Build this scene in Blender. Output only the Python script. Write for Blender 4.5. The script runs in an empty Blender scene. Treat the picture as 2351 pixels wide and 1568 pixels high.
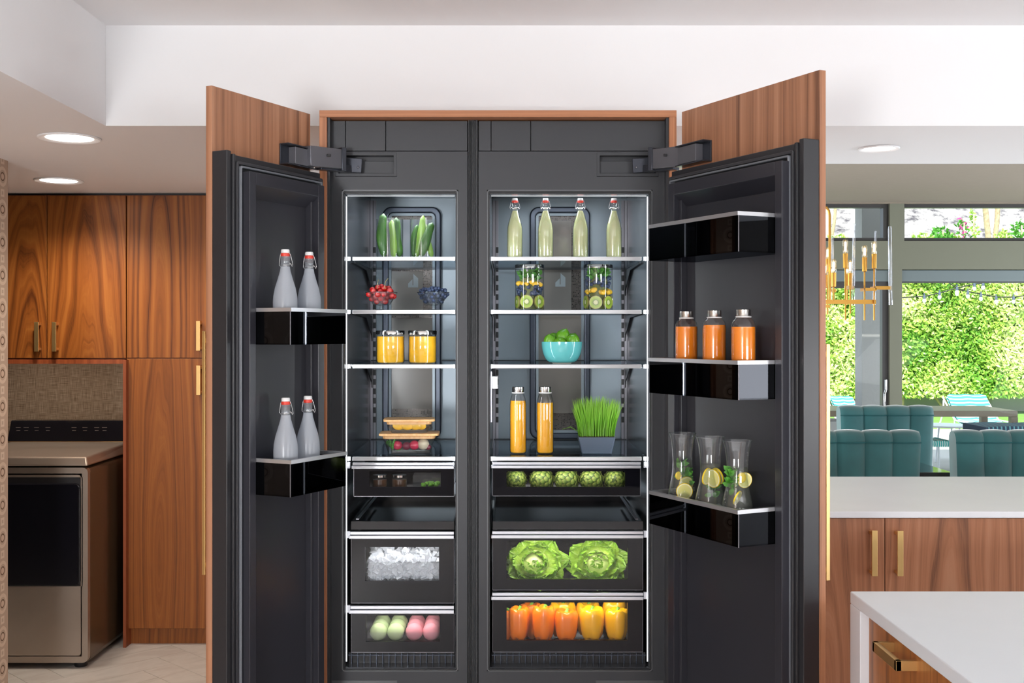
import bpy, bmesh, math, random
from mathutils import Vector, Matrix, noise
PI = math.pi
random.seed(7)
scn = bpy.context.scene
COL = scn.collection
# ---------------------------------------------------------------- camera
F = 2570.0; VX = 1168.0; VY = 768.0; CZ = 1.6
cam = bpy.data.cameras.new('camera'); co = bpy.data.objects.new('camera', cam); COL.objects.link(co)
cam.sensor_width = 36; cam.lens = F * 36 / 2351
cam.shift_x = (1175.5 - VX) / 2351; cam.shift_y = (VY - 784) / 2351
cam.clip_start = 0.05; cam.clip_end = 400
co.location = (0, 0, CZ); co.rotation_euler = (PI / 2, 0, 0)
scn.camera = co
# ---------------------------------------------------------------- world, sun, daylight fill, exposure
w = bpy.data.worlds.new('world'); scn.world = w; w.use_nodes = True
bg = w.node_tree.nodes['Background']; bg.inputs[0].default_value = (0.72, 0.83, 1.0, 1); bg.inputs[1].default_value = 1.5
sun = bpy.data.lights.new('sun', 'SUN'); sun.energy = 7.5; sun.angle = 0.01; sun.color = (1, 0.95, 0.85)
so = bpy.data.objects.new('sun', sun); COL.objects.link(so); so.rotation_euler = (math.radians(38), 0, math.radians(-22))
def area(name, loc, rot, sx, sy, power, color=(1, 1, 1), spread=PI):
    l = bpy.data.lights.new(name, 'AREA'); l.shape = 'RECTANGLE'; l.size = sx; l.size_y = sy
    l.energy = power; l.color = color; l.spread = spread
    o = bpy.data.objects.new(name, l); COL.objects.link(o); o.location = loc; o.rotation_euler = rot
    return o
DAY = (0.97, 0.98, 1.0)
UP = math.radians(134)
area('daylight_fill', (3.1, -2.85, 1.45), (UP, 0, 0), 2.4, 1.7, 172, DAY)  # fill for daylight from behind the camera, tilted up at the ceiling
area('daylight_fill', (-1.68, -2.85, 1.45), (UP, 0, math.radians(-6)), .75, 1.7, 215, DAY)  # narrow rear daylight fill, also lifts the low ceiling at left
area('daylight_fill', (7.6, 1.0, 1.3), (UP, 0, math.radians(90)), 3.2, 1.8, 170, DAY)  # unseen side fill, added to brighten the ceiling and left side
area('dining_fill_light', (7.7, 8.2, 1.5), (math.radians(100), 0, math.radians(90)), 5.0, 2.2, 330, (.86, .93, 1))  # unseen fill added to brighten the dining room, no window modelled here
area('dining_fill_light', (-.6, 8.2, 1.5), (math.radians(100), 0, math.radians(-90)), 4.0, 2.0, 150, DAY)  # second added dining fill, shining from the plain inner wall
scn.view_settings.view_transform = 'Standard'; scn.view_settings.look = 'None'
scn.view_settings.gamma = 1; scn.view_settings.use_curve_mapping = False
scn.view_settings.exposure = 0.30

# ---------------------------------------------------------------- helpers
def P(px, py, Y): return Vector(((px - VX) * Y / F, Y, CZ + (VY - py) * Y / F))
def X(px, Y): return (px - VX) * Y / F
def Z(py, Y): return CZ + (VY - py) * Y / F

class MB:
    def __init__(s, M=None): s.v = []; s.f = []; s.m = []; s.s = []; s.uv = []; s.M = M; s.has_uv = False
    def add(s, vs, fs, m=0, smooth=False, uv=None):
        b = len(s.v)
        for i, p in enumerate(vs):
            p = Vector(p)
            if s.M: p = s.M(p)
            s.v.append(p); s.uv.append(uv[i] if uv else (0, 0))
        if uv: s.has_uv = True
        for f in fs: s.f.append([b + i for i in f]); s.m.append(m); s.s.append(smooth)
        return s
    def box(s, x0, x1, y0, y1, z0, z1, m=0):
        vs = [(x, y, z) for x in (x0, x1) for y in (y0, y1) for z in (z0, z1)]
        return s.add(vs, [(0, 1, 3, 2), (4, 6, 7, 5), (0, 4, 5, 1), (2, 3, 7, 6), (0, 2, 6, 4), (1, 5, 7, 3)], m)
    def hexa(s, p, m=0):
        return s.add(p, [(0, 1, 2, 3), (7, 6, 5, 4), (0, 4, 5, 1), (1, 5, 6, 2), (2, 6, 7, 3), (3, 7, 4, 0)], m)
    def obox(s, p0, p1, w, h, m=0):
        p0 = Vector(p0); p1 = Vector(p1); d = (p1 - p0).normalized()
        up = Vector((0, 0, 1)) if abs(d.z) < .95 else Vector((0, 1, 0))
        r = d.cross(up).normalized(); u = r.cross(d)
        q = []
        for p in (p0, p1):
            q += [p - r * w / 2 - u * h / 2, p + r * w / 2 - u * h / 2, p + r * w / 2 + u * h / 2, p - r * w / 2 + u * h / 2]
        return s.hexa(q, m)
    def lathe(s, prof, c=(0, 0, 0), seg=28, m=0, sq=0, smooth=True, caps=True, R=None):
        vs = []; fs = []
        for (r, z) in prof:
            for k in range(seg):
                a = 2 * PI * (k + .5) / seg; ca = math.cos(a); sa = math.sin(a)
                q = 1.0
                if sq: q = 1 + sq * (1 / max(abs(ca), abs(sa)) - 1)
                v = Vector((r * q * ca, r * q * sa, z))
                if R: v = R @ v
                vs.append(v + Vector(c))
        n = len(prof)
        for i in range(n - 1):
            for k in range(seg):
                k2 = (k + 1) % seg
                fs.append((i * seg + k, i * seg + k2, (i + 1) * seg + k2, (i + 1) * seg + k))
        if caps:
            if prof[0][0] > 1e-5: fs.append(tuple(range(seg))[::-1])
            if prof[-1][0] > 1e-5: fs.append(tuple((n - 1) * seg + k for k in range(seg)))
        return s.add(vs, fs, m, smooth)
    def sphere(s, c, r, seg=16, rings=10, sc=(1, 1, 1), m=0, R=None):
        prof = [(max(r * math.sin(PI * i / rings), 1e-5), -r * math.cos(PI * i / rings)) for i in range(rings + 1)]
        S = Matrix.Diagonal(sc)
        return s.lathe(prof, c, seg, m, R=(R @ S if R else S), caps=False)
    def tube(s, path, r, seg=8, m=0, smooth=True, closed=False):
        path = [Vector(p) for p in path]; n = len(path)
        rr = r if isinstance(r, (list, tuple)) else [r] * n
        vs = []; fs = []; prev = None
        for i, p in enumerate(path):
            if closed: d = (path[(i + 1) % n] - path[i - 1]).normalized()
            else: d = (path[min(i + 1, n - 1)] - path[max(i - 1, 0)]).normalized()
            if prev is None:
                a = Vector((0, 0, 1)) if abs(d.z) < .9 else Vector((1, 0, 0))
                u = d.cross(a).normalized()
            else: u = (prev - d * prev.dot(d)).normalized()
            prev = u; v = d.cross(u)
            for k in range(seg):
                a = 2 * PI * k / seg
                vs.append(p + (u * math.cos(a) + v * math.sin(a)) * rr[i])
        for i in range(n if closed else n - 1):
            j = (i + 1) % n
            for k in range(seg):
                k2 = (k + 1) % seg
                fs.append((i * seg + k, i * seg + k2, j * seg + k2, j * seg + k))
        if not closed:
            fs.append(tuple(range(seg))[::-1]); fs.append(tuple((n - 1) * seg + k for k in range(seg)))
        return s.add(vs, fs, m, smooth)
    def prism(s, poly, y0, y1, m=0, axis='y'):
        n = len(poly)
        def q(a, b, t): return (a, t, b) if axis == 'y' else ((t, a, b) if axis == 'x' else (a, b, t))
        vs = [q(a, b, y0) for a, b in poly] + [q(a, b, y1) for a, b in poly]
        fs = [tuple(range(n)), tuple(range(2 * n - 1, n - 1, -1))]
        for i in range(n): fs.append((i, (i + 1) % n, n + (i + 1) % n, n + i))
        return s.add(vs, fs, m)
    def ring(s, x0, x1, z0, z1, t, y0, y1, r=0.0, m=0, seg=5):
        """rectangular frame (rounded outer and inner corners) in the XZ plane"""
        def rr(a0, a1, b0, b1, rad):
            pts = []
            for cx, cz, st in ((a1 - rad, b1 - rad, 0), (a0 + rad, b1 - rad, 90), (a0 + rad, b0 + rad, 180), (a1 - rad, b0 + rad, 270)):
                for k in range(seg + 1):
                    a = math.radians(st + 90 * k / seg); pts.append((cx + rad * math.cos(a), cz + rad * math.sin(a)))
            return pts
        o = rr(x0, x1, z0, z1, max(r, 1e-4)); i = rr(x0 + t, x1 - t, z0 + t, z1 - t, max(r - t, r * .5, 1e-4))
        n = len(o)
        vs = [(a, y0, b) for a, b in o] + [(a, y0, b) for a, b in i] + [(a, y1, b) for a, b in o] + [(a, y1, b) for a, b in i]
        fs = []
        for k in range(n):
            k2 = (k + 1) % n
            fs += [(k, k2, n + k2, n + k), (2 * n + k, 3 * n + k, 3 * n + k2, 2 * n + k2), (k, 2 * n + k, 2 * n + k2, k2), (n + k, n + k2, 3 * n + k2, 3 * n + k)]
        return s.add(vs, fs, m)

def rrect(x0, x1, z0, z1, r, seg=5):
    pts = []
    for cx, cz, st in ((x1 - r, z1 - r, 0), (x0 + r, z1 - r, 90), (x0 + r, z0 + r, 180), (x1 - r, z0 + r, 270)):
        for k in range(seg + 1):
            a = math.radians(st + 90 * k / seg); pts.append((cx + r * math.cos(a), cz + r * math.sin(a)))
    return pts

WM = {}
def wm(o):
    return WM.get(o.name, Matrix.Identity(4)) if o else Matrix.Identity(4)
def build(name, mb, mats, parent=None, M=None, bevel=0, fix=True, bseg=2):
    """link ONE mesh object; mb is in world coordinates, M is the object's own rotation"""
    if not isinstance(mats, (list, tuple)): mats = [mats]
    PW = wm(parent)
    rot = (M if M else PW).to_3x3().to_4x4()
    inv = rot.inverted()
    vs = [inv @ v for v in mb.v]
    lo = Vector((min(v.x for v in vs), min(v.y for v in vs), min(v.z for v in vs)))
    hi = Vector((max(v.x for v in vs), max(v.y for v in vs), max(v.z for v in vs)))
    c = (lo + hi) / 2
    if parent is None: c.z = lo.z
    me = bpy.data.meshes.new(name)
    me.from_pydata([v - c for v in vs], [], mb.f)
    for m in mats: me.materials.append(m)
    me.polygons.foreach_set('material_index', mb.m); me.polygons.foreach_set('use_smooth', mb.s)
    if mb.has_uv:
        uvl = me.uv_layers.new(name='UVMap')
        for l in me.loops: uvl.data[l.index].uv = mb.uv[l.vertex_index]
    if fix:
        bm = bmesh.new(); bm.from_mesh(me); bmesh.ops.recalc_face_normals(bm, faces=bm.faces); bm.to_mesh(me); bm.free()
    me.update()
    if any(mb.s) and fix: me.set_sharp_from_angle(angle=math.radians(42))
    o = bpy.data.objects.new(name, me); COL.objects.link(o)
    W = rot @ Matrix.Translation(c)
    if parent: o.parent = parent; o.matrix_basis = PW.inverted() @ W
    else: o.matrix_basis = W
    WM[o.name] = W
    if bevel:
        b = o.modifiers.new('bevel', 'BEVEL'); b.width = bevel; b.segments = bseg; b.limit_method = 'ANGLE'; b.angle_limit = math.radians(50)
        b.harden_normals = False
    return o
def tag(o, label=None, cat=None, group=None, kind=None):
    if label: o['label'] = label
    if cat: o['category'] = cat
    if group: o['group'] = group
    if kind: o['kind'] = kind
    return o
def thing(name, label, cat, loc, M=None, group=None):
    o = bpy.data.objects.new(name, None); COL.objects.link(o)
    W = Matrix.Translation(Vector(loc)) @ (M if M else Matrix.Identity(4))
    o.matrix_basis = W; WM[o.name] = W; o.empty_display_size = .05
    return tag(o, label, cat, group)
def struct(o): o['kind'] = 'structure'; return o
def dup(o, loc, label=None, parent=None, rz=None, top=True, sc=None):
    c = o.copy(); COL.objects.link(c); c.parent = parent
    if top:
        c.location = loc
        if rz is not None: c.rotation_euler = (c.rotation_euler[0], c.rotation_euler[1], rz)
        if sc: c.scale = (sc, sc, sc)
        if label: c['label'] = label
        WM[c.name] = c.matrix_basis.copy()
    for ch in o.children: dup(ch, None, None, c, top=False)
    return c

# ---------------------------------------------------------------- materials
def newmat(name):
    m = bpy.data.materials.new(name); m.use_nodes = True; nt = m.node_tree
    for n in list(nt.nodes): nt.nodes.remove(n)
    out = nt.nodes.new('ShaderNodeOutputMaterial')
    return m, nt, out
def N(nt, t, **kw):
    n = nt.nodes.new('ShaderNode' + t)
    for k, v in kw.items():
        if k.startswith('i_'):
            key = k[2:]
            n.inputs[int(key) if key.isdigit() else key.replace('_', ' ')].default_value = v
        else: setattr(n, k, v)
    return n
def prin(name, col, rough=.5, metal=0, coat=0, spec=.5, sheen=0, bump=0, bscale=40, var=0, vscale=8, emis=None, es=0, sub=0, stretch=(1, 1, 1), trans=0):
    m, nt, out = newmat(name); b = N(nt, 'BsdfPrincipled'); nt.links.new(b.outputs[0], out.inputs[0])
    b.inputs['Base Color'].default_value = (*col, 1); b.inputs['Roughness'].default_value = rough
    b.inputs['Metallic'].default_value = metal; b.inputs['Coat Weight'].default_value = coat; b.inputs['Coat Roughness'].default_value = .05
    b.inputs['Specular IOR Level'].default_value = spec; b.inputs['Sheen Weight'].default_value = sheen
    b.inputs['Transmission Weight'].default_value = trans
    if sub: b.inputs['Subsurface Weight'].default_value = sub; b.inputs['Subsurface Radius'].default_value = (.01, .006, .003)
    if emis: b.inputs['Emission Color'].default_value = (*emis, 1); b.inputs['Emission Strength'].default_value = es
    if bump or var:
        tc = N(nt, 'TexCoord'); mp = N(nt, 'Mapping'); mp.inputs['Scale'].default_value = stretch
        nt.links.new(tc.outputs['Object'], mp.inputs[0])
    if var:
        nz = N(nt, 'TexNoise', i_Scale=vscale, i_Detail=4.0); nt.links.new(mp.outputs[0], nz.inputs['Vector'])
        mr = N(nt, 'MapRange'); mr.inputs[1].default_value = .3; mr.inputs[2].default_value = .7
        mr.inputs[3].default_value = 1 - var; mr.inputs[4].default_value = 1 + var
        nt.links.new(nz.outputs[0], mr.inputs[0])
        mx = N(nt, 'VectorMath', operation='SCALE'); mx.inputs[0].default_value = col
        nt.links.new(mr.outputs[0], mx.inputs['Scale']); nt.links.new(mx.outputs[0], b.inputs['Base Color'])
    if bump:
        nz = N(nt, 'TexNoise', i_Scale=bscale, i_Detail=3.0); nt.links.new(mp.outputs[0], nz.inputs['Vector'])
        bp = N(nt, 'Bump', i_Strength=bump, i_Distance=.01); nt.links.new(nz.outputs[0], bp.inputs['Height']); nt.links.new(bp.outputs[0], b.inputs['Normal'])
    return m
def math_(nt, op, a, b=None, c=None):
    n = N(nt, 'Math', operation=op)
    for i, v in enumerate((a, b, c)):
        if v is None: continue
        if isinstance(v, (int, float)): n.inputs[i].default_value = v
        else: nt.links.new(v, n.inputs[i])
    return n.outputs[0]
def ramp(nt, src, stops):
    r = N(nt, 'ValToRGB'); e = r.color_ramp.elements
    while len(e) < len(stops): e.new(.5)
    for i, (p, c) in enumerate(stops): e[i].position = p; e[i].color = (*c, 1)
    nt.links.new(src, r.inputs[0]); return r.outputs[0]
def walnut(name, cols, freq=26, cath=None, rough=.38, spec=.4):
    """cols dark->light; cath=(x offset, base, slope): nested elongated arches like plain-sliced veneer"""
    m, nt, out = newmat(name); b = N(nt, 'BsdfPrincipled'); nt.links.new(b.outputs[0], out.inputs[0])
    tc = N(nt, 'TexCoord'); oi = N(nt, 'ObjectInfo')
    sp = N(nt, 'SeparateXYZ'); nt.links.new(tc.outputs['Object'], sp.inputs[0])
    mp = N(nt, 'Mapping'); mp.inputs['Scale'].default_value = (9, 9, 1.1); nt.links.new(tc.outputs['Object'], mp.inputs[0])
    rnd = math_(nt, 'MULTIPLY', oi.outputs['Random'], 23.0)
    nz = N(nt, 'TexNoise', noise_dimensions='4D', i_Scale=.8, i_Detail=2.0); nt.links.new(mp.outputs[0], nz.inputs['Vector']); nt.links.new(rnd, nz.inputs['W'])
    x = math_(nt, 'ADD', sp.outputs[0], math_(nt, 'MULTIPLY', sp.outputs[1], 1.0))
    wob = math_(nt, 'MULTIPLY', math_(nt, 'SUBTRACT', nz.outputs[0], .5), .10 if cath else .035)
    if cath:
        xx = math_(nt, 'ADD', x, cath[0]); zz = math_(nt, 'ADD', math_(nt, 'MULTIPLY', sp.outputs[2], cath[2]), cath[1])
        zz = math_(nt, 'ADD', zz, math_(nt, 'MULTIPLY', wob, .8))
        r = math_(nt, 'SQRT', math_(nt, 'ADD', math_(nt, 'MULTIPLY', xx, xx), math_(nt, 'MULTIPLY', zz, zz)))
        r = math_(nt, 'ADD', r, math_(nt, 'MULTIPLY', wob, .5))
    else: r = math_(nt, 'ADD', x, wob)
    r = math_(nt, 'ADD', r, rnd)
    n1 = N(nt, 'TexNoise', noise_dimensions='1D', i_Scale=float(freq), i_Detail=5.0, i_Roughness=.62)
    nt.links.new(r, n1.inputs['W'])
    mp2 = N(nt, 'Mapping'); mp2.inputs['Scale'].default_value = (420, 420, 9); nt.links.new(tc.outputs['Object'], mp2.inputs[0])
    n2 = N(nt, 'TexNoise', i_Scale=1.0, i_Detail=2.0); nt.links.new(mp2.outputs[0], n2.inputs['Vector'])
    v = math_(nt, 'ADD', n1.outputs[0], math_(nt, 'MULTIPLY', math_(nt, 'SUBTRACT', n2.outputs[0], .5), .22))
    d, mid, l = cols
    c = ramp(nt, v, [(.26, d), (.42, tuple((a * .3 + q * .7) for a, q in zip(d, mid))), (.52, mid), (.72, l)])
    nt.links.new(c, b.inputs['Base Color']); b.inputs['Roughness'].default_value = rough; b.inputs['Specular IOR Level'].default_value = spec
    bp = N(nt, 'Bump', i_Strength=.08, i_Distance=.002); nt.links.new(n2.outputs[0], bp.inputs['Height']); nt.links.new(bp.outputs[0], b.inputs['Normal'])
    return m
def thinglass(name, tint=(1, 1, 1), gloss=.06, edge=.55, rough=.01, gcol=(1, 1, 1), edgecol=None, haze=0, hcol=(.8, .85, .9)):
    m, nt, out = newmat(name)
    tr = N(nt, 'BsdfTransparent'); tr.inputs[0].default_value = (*tint, 1)
    lw = N(nt, 'LayerWeight', i_Blend=.35)
    if edgecol:
        mc = N(nt, 'Mix', data_type='RGBA'); mc.inputs[6].default_value = (*tint, 1); mc.inputs[7].default_value = (*edgecol, 1)
        nt.links.new(math_(nt, 'POWER', lw.outputs['Facing'], 2.5), mc.inputs[0]); nt.links.new(mc.outputs[2], tr.inputs[0])
    gl = N(nt, 'BsdfGlossy'); gl.inputs['Roughness'].default_value = rough; gl.inputs[0].default_value = (*gcol, 1)
    base = tr.outputs[0]
    if haze:
        df = N(nt, 'BsdfDiffuse'); df.inputs[0].default_value = (*hcol, 1); tl = N(nt, 'BsdfTranslucent'); tl.inputs[0].default_value = (*hcol, 1)
        a = N(nt, 'AddShader'); mm = N(nt, 'MixShader', i_0=.45); nt.links.new(df.outputs[0], mm.inputs[1]); nt.links.new(tl.outputs[0], mm.inputs[2])
        mh = N(nt, 'MixShader', i_0=haze); nt.links.new(tr.outputs[0], mh.inputs[1]); nt.links.new(mm.outputs[0], mh.inputs[2]); base = mh.outputs[0]
    fac = math_(nt, 'ADD', math_(nt, 'MULTIPLY', math_(nt, 'POWER', lw.outputs['Facing'], 3.0), edge), gloss)
    mx = N(nt, 'MixShader'); nt.links.new(fac, mx.inputs[0]); nt.links.new(base, mx.inputs[1]); nt.links.new(gl.outputs[0], mx.inputs[2])
    nt.links.new(mx.outputs[0], out.inputs[0]); return m
def emit(name, col, s):
    m, nt, out = newmat(name); e = N(nt, 'Emission'); e.inputs[0].default_value = (*col, 1); e.inputs[1].default_value = s
    nt.links.new(e.outputs[0], out.inputs[0]); return m

WD = (.15, .062, .032); WMid = (.385, .172, .090); WL = (.47, .23, .13)
M = {}
M['wood'] = walnut('walnut straight', (WD, WMid, WL), 30)
M['wood_edge'] = walnut('walnut edge', ((.26, .10, .045), (.46, .19, .09), (.55, .25, .12)), 60)
LD = (.085, .022, .005); LM = (.265, .082, .014); LL = (.36, .128, .025)
M['lwood1'] = walnut('walnut veneer arches', (LD, LM, LL), 46, (0, .14, .10))
M['lwood2'] = walnut('walnut veneer tall', (LD, LM, LL), 42, (.05, .02, .085))
M['lwood3'] = walnut('walnut veneer side', (LD, LM, LL), 42, (-.12, .10, .12))
M['lred'] = walnut('reddish walnut frame', ((.16, .035, .012), (.26, .065, .022), (.34, .09, .03)), 40)
M['bwood'] = walnut('walnut base doors', (WD, (.40, .165, .08), (.47, .22, .12)), 30, (.08, .10, .07))
M['iwood'] = walnut('walnut island', ((.17, .055, .015), (.40, .14, .035), (.52, .21, .06)), 34)
M['white'] = prin('white paint', (.76, .76, .77), .7)
M['ceil'] = prin('ceiling paint', (.86, .86, .87), .8)
M['taupe'] = prin('taupe ceiling grasscloth', (.24, .20, .155), .85, var=.06, vscale=30, stretch=(.3, 6, 6), bump=.05, bscale=60)
M['beam'] = prin('sage grey painted beam', (.16, .165, .12), .7)
M['beam2'] = prin('blue grey door header', (.13, .165, .17), .5)
M['rear'] = prin('rear wall taupe', (.20, .19, .18), .8)
M['counter'] = prin('white quartz', (.80, .82, .86), .38, spec=.4, var=.02, vscale=3)
M['counter_edge'] = prin('quartz edge', (.74, .70, .67), .4)
M['face'] = prin('charcoal powder coat', (.043, .045, .050), .42, metal=.3)
M['face2'] = prin('charcoal inner lip', (.11, .115, .12), .35, metal=.6)
M['blk'] = prin('black plastic', (.012, .012, .014), .4)
M['liner'] = prin('obsidian door liner', (.030, .030, .038), .28)
M['door'] = prin('black door shell', (.022, .022, .025), .32)
M['gasket'] = prin('rubber gasket', (.035, .035, .040), .35)
M['gasket2'] = prin('gasket bright lip', (.16, .17, .19), .25)
M['cav'] = prin('dark steel cavity side', (.10, .105, .115), .22, metal=.7)
M['back'] = prin('blue grey steel back', (.23, .275, .31), .34, metal=.45)
M['duct'] = prin('slate duct surround', (.075, .09, .12), .25, metal=.5)
M['rail'] = prin('rail grey', (.28, .27, .30), .3, metal=.6)
M['silver'] = prin('brushed aluminium', (.72, .73, .75), .3, metal=.65)
M['binrim'] = prin('bin rim aluminium', (.60, .60, .62), .3, metal=.8)
M['silver2'] = prin('drawer pull aluminium', (.80, .82, .88), .25, metal=.6)
M['steel'] = prin('polished steel', (.75, .73, .70), .12, metal=1)
M['darksteel'] = prin('dark hinge steel', (.055, .06, .075), .28, metal=.6)
M['midsteel'] = prin('grey hinge steel', (.17, .17, .19), .35, metal=.5)
M['capsteel'] = prin('brushed steel cap', (.66, .64, .61), .26, metal=1)
M['brass'] = prin('brushed brass', (.80, .54, .22), .32, metal=.9)
M['brass2'] = prin('aged brass', (.62, .33, .07), .3, metal=.9)
M['bglass'] = prin('black glass', (.006, .006, .009), .06, spec=.42)
M['led'] = emit('led strip', (.93, .96, 1), 1.5)
M['glass'] = thinglass('clear glass', (.97, .98, .98), .055, .9, edgecol=(.50, .56, .54), haze=.012)
M['carafe'] = thinglass('carafe glass', (.96, .97, .97), .07, 1.0, edgecol=(.45, .5, .48), haze=.045)
M['pane'] = thinglass('drawer window', (.96, .96, .97), .02, .3)
M['shelf'] = thinglass('shelf glass', (.72, .77, .80), .05, .5, gcol=(.7, .75, .8))
M['smoke'] = thinglass('smoked acrylic', (.10, .10, .11), .045, .5, gcol=(.5, .53, .60))
M['smoke2'] = thinglass('smoked tray', (.25, .25, .27), .07, .5)
M['frost'] = thinglass('frosted glass', (.75, .78, .82), .03, .25, .25, haze=.72, hcol=(.72, .76, .82))
M['frostneck'] = thinglass('lightly frosted neck', (.88, .9, .93), .05, .5, .1, haze=.22)
M['wpane'] = thinglass('window pane', (.97, .985, .98), .003, .05)
M['wht'] = prin('white ceramic', (.8, .8, .8), .3)
M['red'] = prin('red rubber ring', (.72, .05, .03), .4)
M['wire'] = prin('bright wire', (.8, .8, .8), .2, metal=.8)
M['lemon'] = prin('cloudy lemonade', (.60, .62, .34), .25, coat=.6, sub=.3)
M['ojuice'] = prin('orange juice', (.86, .40, .012), .25, coat=.7)
M['cjuice'] = prin('carrot juice', (1.0, .27, .008), .25, coat=.5)
M['puree'] = prin('mango puree', (.90, .48, .015), .3, coat=.6, var=.12, vscale=30)
M['teal'] = prin('teal velvet', (.014, .125, .135), .75, sheen=.9, var=.16, vscale=6)
M['tealseam'] = prin('teal seam', (.012, .10, .11), .8)
M['brown'] = prin('dark brown wood', (.10, .055, .03), .3)
M['bronze'] = prin('bronze frame', (.16, .12, .075), .4)
M['darkfr'] = prin('dark window frame', (.035, .033, .033), .4)
M['stucco'] = prin('grey stucco', (.36, .36, .36), .9, bump=.4, bscale=25)
M['washer'] = prin('chrome shadow steel', (.44, .37, .31), .36, metal=.85, var=.05, vscale=5)
M['mark'] = prin('button mark', (.22, .19, .18), .5)
M['washside'] = prin('washer side enamel', (.13, .09, .055), .22, metal=.6)
M['downlight'] = emit('downlight lens', (1, .93, .84), 9)
M['grasscloth'] = None
def gc():
    m, nt, out = newmat('grasscloth weave'); b = N(nt, 'BsdfPrincipled', i_Roughness=.9); nt.links.new(b.outputs[0], out.inputs[0])
    tc = N(nt, 'TexCoord'); v = None
    for sc in ((350, 1, 14), (16, 1, 420)):
        mp = N(nt, 'Mapping'); mp.inputs['Scale'].default_value = sc; nt.links.new(tc.outputs['Object'], mp.inputs[0])
        nz = N(nt, 'TexNoise', i_Scale=1.0, i_Detail=3.0); nt.links.new(mp.outputs[0], nz.inputs['Vector'])
        v = nz.outputs[0] if v is None else math_(nt, 'MULTIPLY', math_(nt, 'ADD', v, nz.outputs[0]), .5)
    nt.links.new(ramp(nt, v, [(.36, (.17, .12, .075)), (.5, (.36, .27, .19)), (.62, (.55, .44, .33))]), b.inputs[0]); return m
M['grasscloth'] = gc()
def tilemat():
    m, nt, out = newmat('marble floor tile'); b = N(nt, 'BsdfPrincipled', i_Roughness=.35); nt.links.new(b.outputs[0], out.inputs[0])
    tc = N(nt, 'TexCoord'); oi = N(nt, 'ObjectInfo')
    nz = N(nt, 'TexNoise', noise_dimensions='4D', i_Scale=3.0, i_Detail=5.0, i_Distortion=1.2); mp = N(nt, 'Mapping'); mp.inputs['Scale'].default_value = (1, 3, 1)
    nt.links.new(tc.outputs['Object'], mp.inputs[0]); nt.links.new(mp.outputs[0], nz.inputs['Vector']); nt.links.new(math_(nt, 'MULTIPLY', oi.outputs['Random'], 9.0), nz.inputs['W'])
    nt.links.new(ramp(nt, nz.outputs[0], [(.35, (.52, .49, .45)), (.5, (.62, .59, .55)), (.62, (.55, .51, .47))]), b.inputs[0]); return m
M['tile'] = tilemat()
M['palefloor'] = prin('pale floor', (.78, .77, .76), .5)
def paper():
    """wallpaper: rows of brown rings in pale discs alternating with squares, colour only"""
    m, nt, out = newmat('ring wallpaper'); b = N(nt, 'BsdfPrincipled', i_Roughness=.8); nt.links.new(b.outputs[0], out.inputs[0])
    tc = N(nt, 'TexCoord'); g = N(nt, 'NewGeometry'); sp = N(nt, 'SeparateXYZ'); nt.links.new(g.outputs['Position'], sp.inputs[0])
    P_ = .1365; y = math_(nt, 'SUBTRACT', math_(nt, 'FRACT', math_(nt, 'ADD', math_(nt, 'DIVIDE', math_(nt, 'SUBTRACT', sp.outputs[1], 4.651), P_), 40.5)), .5)
    zz = math_(nt, 'DIVIDE', math_(nt, 'SUBTRACT', sp.outputs[2], Z(406, 4.66)), P_)
    zc = math_(nt, 'SUBTRACT', math_(nt, 'FRACT', math_(nt, 'ADD', zz, 40.5)), .5)
    zs = math_(nt, 'SUBTRACT', math_(nt, 'FRACT', math_(nt, 'ADD', zz, 40.0)), .5)
    r = math_(nt, 'SQRT', math_(nt, 'ADD', math_(nt, 'MULTIPLY', y, y), math_(nt, 'MULTIPLY', zc, zc)))
    q = math_(nt, 'MAXIMUM', math_(nt, 'ABSOLUTE', y), math_(nt, 'ABSOLUTE', zs))
    cr = ramp(nt, r, [(0, (.56, .43, .34)), (.095, (.56, .43, .34)), (.1, (.13, .075, .04)), (.135, (.13, .075, .04)), (.14, (.47, .36, .28)), (.2, (.47, .36, .28)), (.21, (.62, .50, .40)), (.30, (.62, .50, .40)), (.31, (.46, .35, .27)), (1, (.46, .35, .27))])
    cs = ramp(nt, q, [(0, (.46, .36, .28)), (.05, (.46, .36, .28)), (.055, (.64, .53, .43)), (.115, (.64, .53, .43)), (.12, (.46, .35, .27)), (1, (.46, .35, .27))])
    mx = N(nt, 'Mix', data_type='RGBA'); nt.links.new(math_(nt, 'LESS_THAN', q, .14), mx.inputs[0]); nt.links.new(cr, mx.inputs[6]); nt.links.new(cs, mx.inputs[7])
    nt.links.new(mx.outputs[2], b.inputs[0]); return m
M['paper'] = paper()
def perf():
    m, nt, out = newmat('perforated duct panel'); b = N(nt, 'BsdfPrincipled', i_Roughness=.25); b.inputs['Metallic'].default_value = .3; nt.links.new(b.outputs[0], out.inputs[0])
    tc = N(nt, 'TexCoord'); vo = N(nt, 'TexVoronoi', i_Scale=170.0, i_Randomness=.25); nt.links.new(tc.outputs['Object'], vo.inputs['Vector'])
    nt.links.new(ramp(nt, vo.outputs['Distance'], [(.0, (.002, .002, .003)), (.36, (.002, .002, .003)), (.46, (.10, .085, .075)), (1, (.10, .085, .075))]), b.inputs[0]); return m
M['perf'] = perf()
M['mirror'] = prin('mirror glass painted with taupe reflection', (.25, .225, .20), .12, spec=.6)  # reflected room painted in as a taupe base colour
M['mirror2'] = prin('mirror glass painted with pale reflection', (.46, .51, .57), .12, spec=.6)  # whitish reflection painted in as a pale base colour
M['logo'] = prin('etched emblem', (.42, .46, .47), .4)
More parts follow.
